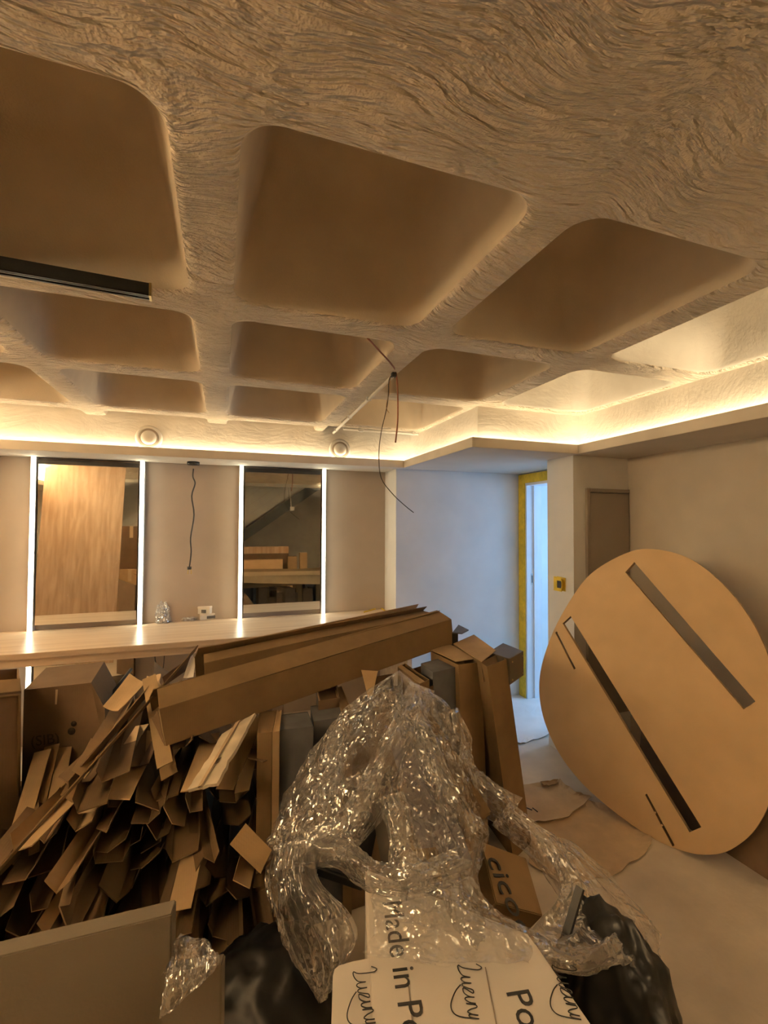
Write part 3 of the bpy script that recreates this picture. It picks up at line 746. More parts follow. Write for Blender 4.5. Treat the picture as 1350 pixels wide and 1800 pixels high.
# the stack of panels it leans on, seen through the slots
def lean_panel(name, label, cat, y0, y1, xb, xt, z, t, m):
    o = hexa(name, [(xb, y0, 0), (xb, y1, 0), (xb + t, y1, 0), (xb + t, y0, 0)], [(xt, y0, z), (xt, y1, z), (xt + t, y1, z), (xt + t, y0, z)], m, bev=0.002)
    return tag(o, label, cat)
lean_panel('leaning_board', 'dark brown board leaning on the wall behind the round table top', 'board', 1.20, 2.05, 2.60, 2.82, 0.50, 0.03, 'dark_bronze')
lean_panel('leaning_board', 'low dark board propping the round table top from behind', 'board', 1.45, 2.25, 2.45, 2.54, 0.62, 0.04, 'card_dark')

# ================================================================== FLOOR PROTECTION
def floor_sheet(name, label, cat, pts, m, z=0.003, seed=1, t=0.004, group=None):
    P3 = [PZ(x, y, 0) for x, y in pts]
    c_ = sum(P3, Vector()) / len(P3)
    ring = []
    rnd = random.Random(seed)
    for i in range(len(P3)):
        a, b2 = P3[i], P3[(i + 1) % len(P3)]
        for s in range(5):
            q = a.lerp(b2, s / 5)
            if s: q = q + (c_ - q).normalized() * rnd.uniform(-0.012, 0.012)
            ring.append(q)
    V = []; NR = 6
    for j in range(NR):
        f = 1 - j / NR
        for q in ring:
            w_ = c_.lerp(q, f)
            zz = z + 0.010 * max(0, noise.noise(Vector((w_.x * 6, w_.y * 6, seed)))) + (0.012 * rnd.random() if j == 0 else 0)
            V.append((w_.x, w_.y, zz))
    V.append((c_.x, c_.y, z + 0.003)); n = len(ring)
    Fc = []
    for j in range(NR - 1):
        for i in range(n): Fc.append((j * n + i, j * n + (i + 1) % n, (j + 1) * n + (i + 1) % n, (j + 1) * n + i))
    for i in range(n): Fc.append(((NR - 1) * n + i, (NR - 1) * n + (i + 1) % n, NR * n))
    top = len(V)
    V += [(v[0], v[1], max(0.0005, v[2] - t)) for v in V[:n]]
    for i in range(n): Fc.append((i, top + i, top + (i + 1) % n, (i + 1) % n))
    o = pyd(name, V, Fc, m)
    return tag(o, label, cat, group)
floor_sheet('cardboard_sheet', 'scuffed cardboard sheet on the floor beneath the round table top edge', 'cardboard', [(930, 1420), (1010, 1405), (1055, 1415), (1115, 1440), (1150, 1470), (1140, 1492), (1080, 1542), (1000, 1560), (930, 1520)], 'card_pale', 0.004, 2)
floor_sheet('cardboard_sheet', 'wrinkled brown paper sheet on the floor beside the upright cartons', 'cardboard', [(915, 1385), (985, 1378), (1010, 1400), (1040, 1405), (1000, 1440), (930, 1455), (910, 1450)], 'card_pale', 0.016, 5)
floor_sheet('cardboard_offcut', 'small cardboard offcut on the floor near the table top', 'cardboard', [(950, 1384), (978, 1380), (981, 1386), (954, 1392)], 'card_tan', 0.03, 6)
floor_sheet('floor_paper', 'blue-lit protective paper on the floor of the door niche', 'floor paper', [(880, 1215), (940, 1205), (975, 1215), (985, 1250), (965, 1293), (930, 1305), (905, 1310), (870, 1290)], 'white_card', 0.004, 8)
floor_sheet('cardboard_offcut', 'curled torn strip on the niche floor paper', 'cardboard', [(910, 1202), (925, 1210), (942, 1222), (935, 1224), (912, 1212)], 'card_dark', 0.016, 9)
st2 = empty('floor_staple', PZ(938, 1424, 0.02), 'small bent black cable tie on the paper sheet', 'cable tie')
adopt(st2, tube('tie_strap', [PZ(926, 1420, 0.033), PZ(935, 1424, 0.033), PZ(936, 1420, 0.033), PZ(945, 1427, 0.033)], 0.003, 'black_plastic', seg=6, smooth_path=1))

# ================================================================== UPRIGHT CARTONS AND PROFILES (middle of the heap)
def carton_post(name, label, near_l, near_r, far_r, far_l, base_dz, m, z, cat='carton', wall=0.005, opened=0.03, base_shift=(0, 0), group=None, flap=None, inner='card_dark'):
    """a tall slim carton standing on end; top corners by photo position on level z"""
    T = [PZ(*q, z) for q in (near_l, near_r, far_r, far_l)]
    sh = Vector((base_shift[0], base_shift[1], 0))
    B = [Vector((p.x, p.y, 0.001)) + sh for p in T] if base_dz is None else [p + sh - Vector((0, 0, base_dz)) for p in T]
    c_ = sum(B, Vector()) / 4
    r = empty(name, c_, label, cat, group)
    # body: outer shell with an open recessed top
    ct_ = sum(T, Vector()) / 4
    bm = bmesh.new()
    ins = lambda p, k: p.lerp(ct_, k)
    vb = [bm.verts.new(p) for p in B]; vt = [bm.verts.new(p) for p in T]
    k_ = 0.10
    vi = []
    for i in range(4):
        e_prev = (T[i - 1] - T[i]).normalized(); e_next = (T[(i + 1) % 4] - T[i]).normalized()
        vi.append(bm.verts.new(T[i] + (e_prev + e_next) * wall))
    vd = [bm.verts.new(v.co + (B[i] - T[i]).normalized() * opened) for i, v in enumerate(vi)]
    bm.faces.new(vb[::-1])
    for i in range(4):
        j = (i + 1) % 4
        bm.faces.new([vb[i], vb[j], vt[j], vt[i]]); bm.faces.new([vt[i], vt[j], vi[j], vi[i]]); bm.faces.new([vi[i], vi[j], vd[j], vd[i]])
    bm.faces.new(vd)
    bmesh.ops.recalc_face_normals(bm, faces=bm.faces)
    o = from_bm('carton_body' if cat == 'carton' else 'profile_body', bm, m); adopt(r, o)
    if flap:
        for quad in flap:
            adopt(r, sheet('end_flap', [Vector(q) for q in quad], 0.004, m))
    return r, T, B
up = Vector((0, 0, 1))
# rightmost carton (leans, foot to the right)
z1 = 0.96
r1, T, B = carton_post('long_carton', 'rightmost tall brown carton standing at the end of the heap', (856, 1172), (890, 1159), (833, 1117), (797, 1133), None, 'card_brown', z1, opened=0.10, base_shift=(0.13, -0.03))
adopt(r1, sheet('end_flap', [T[3] + up * .004, T[3].lerp(T[0], .86) + up * .006, T[2].lerp(T[1], .72) + up * .006, T[2] + up * .004], 0.004, 'card_tan'),
      sheet('end_flap', [T[0].lerp(T[3], .16) + up * .001, T[1].lerp(T[2], .20) + up * .001, T[1].lerp(T[2], .12) - up * .09, T[0].lerp(T[3], .10) - up * .09], 0.004, 'card_dark'))
r2, T, B = carton_post('long_carton', 'tall brown carton standing second from the right end of the heap', (806, 1169), (846, 1164), (790, 1134), (757, 1145), None, 'card_brown', 0.945, opened=0.06, base_shift=(0.03, -0.02))
adopt(r2, sheet('end_flap', [T[3] + up * .004, T[0].lerp(T[3], .1) + up * .010, T[1].lerp(T[2], .12) + up * .006, T[2] + up * .004], 0.004, 'card_tan', bow=0.004))
carton_post('dark_profile', 'dark grey box profile standing left of the two tall brown cartons', (761, 1182), (803, 1172), (777, 1156), (740, 1166), None, 'dark_grey', 0.925, 'profile', 0.002, 0.002)
carton_post('dark_profile', 'dark grey box profile beside the slim upright carton', (492, 1283), (551, 1277), (541, 1251), (488, 1257), None, 'dark_grey', 0.84, 'profile', 0.002, 0.002)
carton_post('dark_profile', 'dark grey box profile half hidden behind the plastic film peak', (551, 1268), (606, 1260), (596, 1234), (546, 1241), None, 'dark_grey', 0.84, 'profile', 0.002, 0.002)
carton_post('long_carton', 'slim upright carton between loose strips and grey profile', (452, 1289), (478, 1287), (487, 1248), (456, 1250), None, 'card_brown', 0.85, opened=0.003)
carton_post('long_carton', 'very slim upright carton touching the grey box profile', (479, 1287), (491, 1285), (495, 1248), (487, 1249), None, 'card_tan', 0.852, opened=0.003)
r3, T, B = carton_post('long_carton', 'short opened carton peeking out above the film peak', (738, 1203), (755, 1195), (712, 1166), (699, 1173), None, 'card_brown', 0.90, opened=0.08)
adopt(r3, sheet('end_flap', [T[3] + up * .003, T[0] + up * .003, (T[0] + T[1]) / 2 + up * .002, (T[2] + T[3]) / 2 + up * .002], 0.003, 'card_tan'))
r4, T, B = carton_post('long_carton', 'upright carton with a raised flap left of the film peak', (655, 1222), (695, 1216), (690, 1184), (655, 1190), None, 'card_dark', 0.86, opened=0.12)
adopt(r4, sheet('end_flap', [PZ(635, 1178, 0.93), PZ(664, 1180, 0.93), T[3].lerp(T[0], 1) , T[0] + Vector((-0.02, 0, -0.02))], 0.004, 'card_tan'))
r5, T, B = carton_post('long_carton', 'narrow carton strip leaning under the long carton near the film', (605, 1258), (620, 1252), (600, 1206), (588, 1210), None, 'card_brown', 0.86, opened=0.004)
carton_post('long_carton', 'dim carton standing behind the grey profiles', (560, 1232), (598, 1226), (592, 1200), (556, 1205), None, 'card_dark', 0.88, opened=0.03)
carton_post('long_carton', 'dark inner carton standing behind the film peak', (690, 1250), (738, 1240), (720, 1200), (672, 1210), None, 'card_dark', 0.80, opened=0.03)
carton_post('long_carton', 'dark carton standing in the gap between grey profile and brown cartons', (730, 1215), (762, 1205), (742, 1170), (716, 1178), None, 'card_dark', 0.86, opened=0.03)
carton_post('long_carton', 'added filler carton darkening the gap behind the left film veil', (598, 1300), (650, 1290), (640, 1250), (592, 1258), None, 'card_dark', 0.74, opened=0.03)  # filler carton, added so the gap behind the film stays dark
carton_post('long_carton', 'added filler carton darkening the gap under the long carton middle', (640, 1262), (690, 1252), (678, 1216), (632, 1224), None, 'card_dark', 0.80, opened=0.03)  # second added filler, hides the bright niche behind the film
# bronze profile with screwed end plate, lying over the cartons
gA = [PZ(895, 1158, 0.965), PZ(919, 1144, 0.965), PZ(884, 1130, 0.965), PZ(858, 1146, 0.965)]
g = empty('bronze_profile', gA[0] - up * 0.965, 'bronze box profile with screwed end plate behind the rightmost carton', 'profile')
lo_ = [p - up * 0.135 for p in gA]
adopt(g, hexa('profile_body', lo_, gA, 'dark_bronze', bev=0.002))
pl = hexa('end_plate', [lo_[0], lo_[1], lo_[1] + Vector((0.002, -0.003, 0)), lo_[0] + Vector((0.002, -0.003, 0))], [gA[0], gA[1], gA[1] + Vector((0.002, -0.003, 0)), gA[0] + Vector((0.002, -0.003, 0))], 'dark_bronze'); adopt(g, pl)
adopt(g, hexa('foot_post', [Vector((p.x, p.y, 0.001)) for p in [gA[2], gA[2].lerp(gA[3], .5), gA[3].lerp(gA[0], .3), gA[2].lerp(gA[1], .3)]], [q - up * 0.001 for q in [lo_[2], lo_[2].lerp(lo_[3], .5), lo_[3].lerp(lo_[0], .3), lo_[2].lerp(lo_[1], .3)]], 'dark_bronze'))
for (u, v) in ((.12, .15), (.85, .15), (.12, .85), (.85, .85)):
    p = lo_[0].lerp(lo_[1], u).lerp(gA[0].lerp(gA[1], u), v) + Vector((0.004, -0.006, 0))
    s_ = tube('screw', [p, p + Vector((0.0015, -0.003, 0))], 0.005, 'brass', seg=8, smooth_path=1); adopt(g, s_)
g2 = empty('bronze_profile', PZ(808, 1110, 0), 'bronze bracket plate poking out behind the long carton end', 'bracket')
Q = [PZ(795, 1112, 1.02), PZ(812, 1113, 1.02), PZ(824, 1107, 1.02), PZ(806, 1098, 1.02)]
g2.location = Vector((Q[0].x, Q[0].y, 0.9))
adopt(g2, hexa('bracket_plate', [q - up * .006 for q in Q], Q, 'dark_bronze'), hexa('bracket_web', [q - up * .12 for q in (Q[0], Q[0].lerp(Q[1], .6), Q[0].lerp(Q[1], .6) + Vector((0, .03, 0)), Q[0] + Vector((0, .03, 0)))], [q - up * .0065 for q in (Q[0], Q[0].lerp(Q[1], .6), Q[0].lerp(Q[1], .6) + Vector((0, .03, 0)), Q[0] + Vector((0, .03, 0)))], 'black_metal'))

# ================================================================== LONG CARTONS LYING ACROSS THE TOP
def long_box(label, cl, bl, cr, brt, dl, dr, depth, flap_l, flap_r, m, front_m=None):
    """front face: crease-left, bottom-left, crease-right, bottom-right (photo points at depth dl / dr)"""
    a, b2, c2, d2 = PD(*cl, dl), PD(*bl, dl), PD(*cr, dr), PD(*brt, dr)
    ax = (c2 - a).normalized(); back = up.cross(ax).normalized() * depth
    r = empty('long_carton', (b2 + d2) / 2, label, 'carton')
    t = 0.005
    adopt(r, sheet('front_panel', [a, c2, d2, b2], t, m, nu=10), sheet('back_panel', [a + back, c2 + back, d2 + back, b2 + back], t, m),
          sheet('bottom_panel', [b2, d2, d2 + back, b2 + back], t, m))
    f1, f2 = PD(*flap_l, dl + 0.07), PD(*flap_r, dr + 0.10)
    adopt(r, sheet('top_flap', [f1, f2, c2, a], t * 0.8, m, bow=-0.004, nu=10))
    lf = back * 0.45 + up * 0.035
    adopt(r, sheet('top_flap', [a + back * .62 + up * .05, c2 + back * .62 + up * .04, c2 + back, a + back], t * 0.8, m, nu=10))
    return r, a, b2, c2, d2, back
r6, a, b2, c2, d2, back = long_box('long opened brown carton lying in front across the whole heap', (280, 1247), (292, 1311), (793, 1089), (797, 1131), 1.755, 2.80, 0.15, (276, 1212), (768, 1073), 'card_brown')
adopt(r6, sheet('end_flap', [a + Vector((-.005, 0, .0)), a + Vector((-.03, .01, -.03)), b2 + Vector((-.02, .02, .02)), b2 + Vector((-.004, 0, 0))], 0.003, 'card_dark', rag=0.006))
r7, a, b2, c2, d2, back = long_box('long opened carton lying behind the front one, its top edge near the counter', (359, 1166), (361, 1204), (765, 1080), (770, 1120), 2.02, 2.98, 0.12, (358, 1151), (738, 1073), 'card_brown')
r8, a, b2, c2, d2, back = long_box('hindmost long carton, only its thin upper edge showing', (420, 1150), (424, 1175), (745, 1074), (750, 1105), 2.25, 3.15, 0.08, (423, 1140), (722, 1071), 'card_tan')

# ================================================================== HEAP OF CARDBOARD CHANNELS (left)
def channel_mesh(kind, L, w, seed, m):
    rnd = random.Random(seed)
    th = 0.004
    if kind == 'V': prof = [(-w, w * 0.62), (0, 0), (w, w * 0.62)]
    elif kind == 'L': prof = [(-w * 0.2, w), (0, 0), (w * 1.3, w * 0.15)]
    elif kind == 'U': prof = [(-w, w * 0.55), (-w * 0.75, 0), (w * 0.75, 0), (w, w * 0.55)]
    elif kind == 'F': prof = [(-w, w * 0.05), (0, 0), (w, w * 0.04)]
    else: prof = [(-w, 0.0), (-w * 0.3, w * 0.12), (w * 0.4, 0.0), (w * 0.9, w * 0.5)]
    NL = 6
    V, Fc = [], []
    np_ = len(prof)
    bend = rnd.uniform(-0.02, 0.02); tw = rnd.uniform(-0.15, 0.15)
    cut = [rnd.uniform(-0.035, 0.035) for _ in prof]
    for s in (0, 1):
        for j in range(NL + 1):
            f = j / NL
            for i, (x, z) in enumerate(prof):
                y = L * f + (cut[i] if j == 0 else 0)
                a = tw * (1 - f); X = x * math.cos(a) - z * math.sin(a); Z_ = x * math.sin(a) + z * math.cos(a)
                V.append((X + bend * math.sin(f * math.pi), y, Z_ + s * th))
    def id_(s, j, i): return s * (NL + 1) * np_ + j * np_ + i
    for s in (0, 1):
        for j in range(NL):
            for i in range(np_ - 1):
                q = (id_(s, j, i), id_(s, j, i + 1), id_(s, j + 1, i + 1), id_(s, j + 1, i)); Fc.append(q if s else q[::-1])
    for j in range(NL):
        for i in (0, np_ - 1): Fc.append((id_(0, j, i), id_(0, j + 1, i), id_(1, j + 1, i), id_(1, j, i)))
    for i in range(np_ - 1):
        for j in (0, NL): Fc.append((id_(0, j, i), id_(1, j, i), id_(1, j, i + 1), id_(0, j, i + 1)))
    me = bpy.data.meshes.new('cardboard_channel'); me.from_pydata(V, [], Fc)
    bm = bmesh.new(); bm.from_mesh(me); bmesh.ops.recalc_face_normals(bm, faces=bm.faces); bm.to_mesh(me); bm.free()
    me.materials.append(MATS[m]); me['fold'] = kind; me['tone'] = {'card_brown': 'brown', 'card_dark_shaded': 'dark', 'card_tan': 'tan'}.get(m, 'brown')
    return me
variants = []
for s, (k, m) in enumerate((('V', 'card_brown_shaded'), ('U', 'card_brown_shaded'), ('V', 'card_dark_shaded'), ('L', 'card_tan'), ('F', 'card_brown_shaded'), ('Z', 'card_brown_shaded'), ('L', 'card_dark_shaded'), ('F', 'card_dark_shaded'), ('V', 'card_dark_shaded'), ('U', 'card_brown_shaded'))):
    variants.append(channel_mesh(k, random.uniform(0.75, 1.05), random.uniform(0.035, 0.062), s + 3, m))
rnd = random.Random(21)
cnt = 0
lvl = 0
ztop = 0.80
while lvl < 13:
    z = 0.02 + ztop * lvl / 12.5
    x = -0.86 + 0.95 * max(0, (z - 0.38)) + rnd.uniform(0, 0.05)
    while x < 0.20:
        me = variants[rnd.randrange(len(variants))]
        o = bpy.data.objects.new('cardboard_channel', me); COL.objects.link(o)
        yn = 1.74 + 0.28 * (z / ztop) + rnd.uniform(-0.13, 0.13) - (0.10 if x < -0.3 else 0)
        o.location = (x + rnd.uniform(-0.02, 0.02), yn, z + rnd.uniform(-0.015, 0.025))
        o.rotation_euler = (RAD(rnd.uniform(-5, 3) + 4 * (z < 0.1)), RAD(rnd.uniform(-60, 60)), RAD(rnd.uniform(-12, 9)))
        kd = {'V': 'V-folded', 'U': 'U-shaped', 'L': 'angled', 'F': 'flattened', 'Z': 'Z-folded'}[me['fold']]
        side = 'left flank' if x < -0.5 else 'left half' if x < -0.22 else 'right half' if x < 0.02 else 'right flank'
        lay = 'bottom' if z < 0.15 else 'lower' if z < 0.33 else 'middle' if z < 0.5 else 'upper' if z < 0.68 else 'top'
        tag(o, f"{kd} {me['tone']} cardboard channel in the {lay} layer of the heap, {side}", 'cardboard', 'cardboard channels in the left heap')
        x += rnd.uniform(0.075, 0.125); cnt += 1
    lvl += 1

# pieces on top of the heap that stand out
def strip3(name, label, cat, p0, p1, w, m, roll=0.0, kind='F', t=0.004, bow=0.0):
    """a strip from near point p0 to far point p1, width w, rolled about its length"""
    p0, p1 = Vector(p0), Vector(p1); ax = (p1 - p0).normalized(); sd_ = ax.cross(up).normalized(); nrm = sd_.cross(ax)
    s_ = (sd_ * math.cos(roll) + nrm * math.sin(roll)) * (w / 2)
    o = sheet(name, [p0 - s_, p0 + s_, p1 + s_, p1 - s_], t, m, bow=bow, nu=2, nv=8)
    return tag(o, label, cat)
strip3('cardboard_strip', 'long narrow brown strip slanting across the front of the heap', 'cardboard', PD(-30, 1560, 1.28), PD(345, 1140, 2.15), 0.052, 'card_brown', 0.9)
strip3('cardboard_strip', 'dark folded strip just behind the slanting brown strip', 'cardboard', PD(120, 1380, 1.62), PD(268, 1205, 2.0), 0.06, 'card_dark', 1.1)
strip3('cardboard_strip', 'pale strip with cut end pointing down below the slanting strip', 'cardboard', PD(152, 1428, 1.60), PD(250, 1275, 2.0), 0.058, 'card_pale', 0.2)
strip3('cardboard_strip', 'wide tan strip with frayed end right of the pale strip', 'cardboard', PD(205, 1405, 1.60), PD(268, 1285, 2.0), 0.085, 'card_tan', -0.15)
strip3('cardboard_strip', 'tan strip with pointed end hanging under the long carton corner', 'cardboard', PD(290, 1345, 1.70), PD(262, 1190, 2.0), 0.055, 'card_tan', 0.4)
strip3('cardboard_strip', 'second pointed strip nested under the hanging tan one', 'cardboard', PD(298, 1365, 1.72), PD(268, 1220, 2.0), 0.060, 'card_brown', 0.5)
strip3('cardboard_strip', 'broad tan strip leaning left of the torn pale board', 'cardboard', PD(335, 1390, 1.66), PD(372, 1290, 1.95), 0.07, 'card_tan', 0.1)
strip3('cardboard_strip', 'brown strip with clipped corners right of the torn pale board', 'cardboard', PD(395, 1388, 1.70), PD(452, 1262, 1.98), 0.07, 'card_brown', 0.1)
strip3('cardboard_strip', 'small clipped strip squeezed against the slim upright carton', 'cardboard', PD(425, 1392, 1.74), PD(450, 1290, 1.98), 0.055, 'card_tan', 0.25)
tb = empty('torn_board', PD(350, 1390, 1.62), 'pale torn board with peeled paper and a dark square patch for a hole', 'cardboard')
q0, q1, q2, q3 = PD(392, 1290, 1.86), PD(452, 1252, 1.90), PD(382, 1382, 1.60), PD(330, 1391, 1.60)
adopt(tb, sheet('board_face', [q0, q1, q2, q3], 0.012, 'torn_paper', rag=0.012, seed=3, nu=6, nv=14))
cqa = (q0 + q1) / 2; cqb = (q2 + q3) / 2
h0 = cqa.lerp(cqb, 0.66); dv = (cqb - cqa).normalized(); sv = (q1 - q0).normalized(); nv_ = sv.cross(dv).normalized() * -0.0085
if nv_.dot(EYEV - h0) < 0: nv_ = -nv_
adopt(tb, sheet('hole_patch', [h0 + nv_ - sv * .016 - dv * .012, h0 + nv_ + sv * .016 - dv * .012, h0 + nv_ + sv * .016 + dv * .012, h0 + nv_ - sv * .016 + dv * .012], 0.001, 'ink_brown'))  # dark patch laid on the board, stands in for a hole's shade
adopt(tb, sheet('peeled_ridge', [cqa + nv_ * 1.3 - sv * .012, cqa + nv_ * 1.3 + sv * .006, cqb + nv_ * 1.3 + sv * .004, cqb + nv_ * 1.3 - sv * .014], 0.006, 'card_pale', rag=0.006, seed=5, nv=10))
# tan flap on top left, star shaped torn piece, dark flap
tag(sheet('cardboard_flap', [PD(228, 1184, 2.15), PD(256, 1200, 2.05), PD(208, 1250, 1.88), PD(181, 1242, 1.92)], 0.004, 'card_tan', bow=0.008), 'light tan cardboard flap on top of the heap beside the marked carton', 'cardboard')
tag(sheet('cardboard_flap', [PD(257, 1188, 2.08), PD(288, 1184, 2.08), PD(284, 1205, 2.0), PD(254, 1232, 1.95)], 0.004, 'card_pale', rag=0.02, seed=9), 'torn pale cardboard scrap beside the long carton end', 'cardboard')
tag(sheet('cardboard_flap', [PD(285, 1190, 2.2), PD(338, 1152, 2.35), PD(333, 1175, 2.35), PD(290, 1205, 2.2)], 0.004, 'card_dark'), 'dark cardboard flap rising toward the counter behind the long carton', 'cardboard')
tag(sheet('paper_sheet', [PD(338, 1147, 2.3), PD(345, 1160, 2.3), PD(340, 1190, 2.22), PD(322, 1192, 2.22)], 0.001, 'white_card', bow=0.01), 'crumpled white paper strip standing behind the long carton', 'paper')
tag(sheet('cardboard_flap', [PD(404, 1484, 1.52), PD(432, 1447, 1.55), PD(478, 1494, 1.5), PD(458, 1536, 1.48)], 0.004, 'card_brown'), 'square brown cardboard scrap touching the film at the heap front', 'cardboard')
strip3('cardboard_strip', 'upright tan strip low in the heap beneath the torn board', 'cardboard', PD(315, 1600, 1.52), PD(340, 1490, 1.7), 0.075, 'card_tan', 0.1)
# strips leaning at the far left
for i, (xa, ya, xb, yb, dd, w_, m, lb) in enumerate(((5, 1560, 75, 1320, 1.75, 0.06, 'card_tan', 'outer tan strip leaning on the marked carton'), (35, 1540, 92, 1310, 1.80, 0.055, 'card_brown', 'middle brown strip leaning on the marked carton'), (85, 1470, 116, 1310, 1.85, 0.05, 'card_tan', 'inner tan strip leaning on the marked carton'), (60, 1500, 60, 1345, 1.78, 0.03, 'card_brown', 'narrow brown strip leaning in front of the marked carton'))):
    strip3('cardboard_strip', lb, 'cardboard', PD(xa, ya, dd - 0.2), PD(xb, yb, dd + 0.2), w_, m, 0.15)

# marked carton and open carton at the left edge
fa = [PD(42, 1213, 2.02), PD(160, 1200, 2.06), PD(184, 1245, 2.06), PD(186, 1330, 2.04)]
mk = empty('cardboard_carton', PD(110, 1330, 2.2), 'dim brown carton with black marker writing behind the strips', 'carton')
bx = Vector((-0.02, 0.34, 0))
def zfoot(p, z=0.001): return Vector((p.x, p.y, z))
f0, f1, f2, f3 = fa
bm = bmesh.new()
fr = [f0, f1, f2, f3]
fl = [zfoot(f0), zfoot(f3)]
vf = [bm.verts.new(p) for p in (f0, f1, f2, f3, fl[1], fl[0])]; vb_ = [bm.verts.new(p + bx) for p in (f0, f1, f2, f3, fl[1], fl[0])]
bm.faces.new(vf); bm.faces.new(vb_[::-1])
for i in range(6): bm.faces.new([vf[i], vf[(i + 1) % 6], vb_[(i + 1) % 6], vb_[i]])
bmesh.ops.recalc_face_normals(bm, faces=bm.faces)
mk.location = zfoot((f0 + f3) / 2)
adopt(mk, from_bm('carton_body', bm, 'card_dark'))
xd = (PD(120, 1298, 2.045) - PD(58, 1310, 2.03)); yd = Vector((0, 0, 1))
o_ = PD(56, 1311, 2.0)
pl_n = (f1 - f0).cross(fl[0] - f0).normalized()
if pl_n.dot(EYEV - f0) < 0: pl_n = -pl_n
def onface(x, y, lift=0.0):
    r = ray(x, y); t = (f0 - EYEV).dot(pl_n) / r.dot(pl_n); return EYEV + r * t + pl_n * lift
lettering('marker_writing', '(SIB)', 0.062, onface(54, 1312), onface(112, 1304) - onface(54, 1312), onface(54, 1290) - onface(54, 1312), 'ink_brown', mk, 0.002)
for (x, y, w_) in ((162, 1260, 0.012), (130, 1272, 0.012), (126, 1285, 0.016)):
    p = onface(x, y, 0.001); adopt(mk, tube('ink_mark', [p, p + pl_n * 0.001], w_, 'ink_brown', seg=12, smooth_path=1))
adopt(mk, sheet('tape_crease', [onface(98, 1212, .001), onface(102, 1212, .001), onface(100, 1238, .001), onface(97, 1238, .001)], 0.001, 'card_pale'))
tag(sheet('paper_sheet', [PD(66, 1213, 2.15), PD(95, 1201, 2.3), PD(138, 1193, 2.3), PD(128, 1204, 2.15)], 0.002, 'card_pale'), 'pale card flap lying on the marked carton', 'cardboard')
tag(sheet('standing_board', [PD(150, 1196, 2.45), PD(232, 1184, 2.5), PD(240, 1300, 2.4), PD(165, 1300, 2.35)], 0.012, 'dark_bronze'), 'dark brown board standing behind the marked carton', 'board')
tag(tube('black_rod', [PD(192, 1225, 2.25), PD(231, 1176, 2.4)], 0.008, 'black_plastic', seg=8, smooth_path=1), 'thin black rod poking up beside the marked carton', 'rod')
oc = empty('cardboard_carton', PD(0, 1400, 1.9), 'dark open carton at the left edge in front of the counter', 'carton')
a0, a1, a2, a3 = PD(-120, 1232, 1.62), PD(36, 1215, 1.86), PD(34, 1395, 1.86), PD(-120, 1470, 1.62)
oc.location = zfoot((a0 + a1) / 2); bx2 = Vector((-0.13, 0.35, 0))
adopt(oc, sheet('front_panel', [a0, a1, zfoot(a1), zfoot(a0)], 0.006, 'card_dark'), sheet('side_panel', [a1, a1 + bx2, zfoot(a1 + bx2), zfoot(a1)], 0.006, 'card_dark'), sheet('back_panel', [a0 + bx2, a1 + bx2, zfoot(a1 + bx2), zfoot(a0 + bx2)], 0.006, 'card_dark'),
      sheet('top_flap', [a0 + up * .03 + bx2 * .2, a1 + up * .03 + bx2 * .2, a1, a0], 0.004, 'card_brown'), tube('rolled_rim', [a0 + Vector((0, -.01, -.01)), a1 + Vector((0, -.01, -.01)), a2 + Vector((0, -.01, 0))], 0.007, 'card_brown', seg=8, smooth_path=1))

# ================================================================== PALE BOARDS IN THE LEFT FOREGROUND
pb = empty('foam_board', PD(150, 1800, 1.0), 'thick pale board standing in the left foreground', 'board')
b0, b1, b2_, b3 = PD(-60, 1696, 0.95), PD(302, 1607, 1.06), PD(310, 1580, 1.12), PD(-60, 1668, 1.0)
pb.location = zfoot((b0 + b1) / 2)
adopt(pb, hexa('board_core', [zfoot(b0), zfoot(b1), zfoot(b2_), zfoot(b3)], [b0, b1, b2_, b3], 'pale_board', bev=0.003))
wb = empty('pale_carton', PD(350, 1800, 1.0), 'lower pale carton with film scraps beside the thick board', 'carton')
c0_, c1_, c2_, c3_ = PD(285, 1712, 0.98), PD(390, 1694, 1.0), PD(396, 1676, 1.08), PD(295, 1690, 1.06)
wb.location = zfoot((c0_ + c1_) / 2)
adopt(wb, hexa('carton_body', [zfoot(c0_), zfoot(c1_), zfoot(c2_), zfoot(c3_)], [c0_, c1_, c2_, c3_], 'pale_board', bev=0.003))

# ================================================================== COUNTER CLUTTER
zc = 0.863
g0 = PZ(286, 1094, zc)
jr = empty('glass_jar', g0, 'small glass jar in a plastic bag on the counter', 'jar')
lathe('jar_glass', [(0.0, 0.0), (0.036, 0.0), (0.040, 0.006), (0.040, 0.085), (0.034, 0.098), (0.034, 0.112), (0.0, 0.112)], 'film_thick', jr, 24)
lathe('jar_filling', [(0.0, 0.004), (0.035, 0.004), (0.035, 0.06), (0.0, 0.06)], 'dark_grey', jr, 20)
def crumple(name, label, cat, c_, rx, ry, rz, m, seed, amp=0.35, parent=None, freq=2.2, smooth=False):
    bm = bmesh.new(); bmesh.ops.create_icosphere(bm, subdivisions=5 if smooth else 4, radius=1.0)
    for v in bm.verts:
        n_ = v.co.normalized()
        f = 1 + amp * (noise.noise(n_ * freq + Vector((seed, 0, 0))) + 0.6 * noise.noise(n_ * freq * 3 + Vector((seed, 5, 0))) + 0.35 * abs(noise.noise(n_ * freq * 7 + Vector((seed, 9, 0)))))
        v.co = Vector((n_.x * rx * f, n_.y * ry * f, max(-0.2 * rz, n_.z * rz * f) + 0.2 * rz))
    o = from_bm(name, bm, m, parent, smooth)
    if parent is None: o.location = c_
    if label: tag(o, label, cat)
    return o
crumple('bag_wrap', None, None, None, 0.052, 0.05, 0.13, 'film', 4, 0.4, jr)
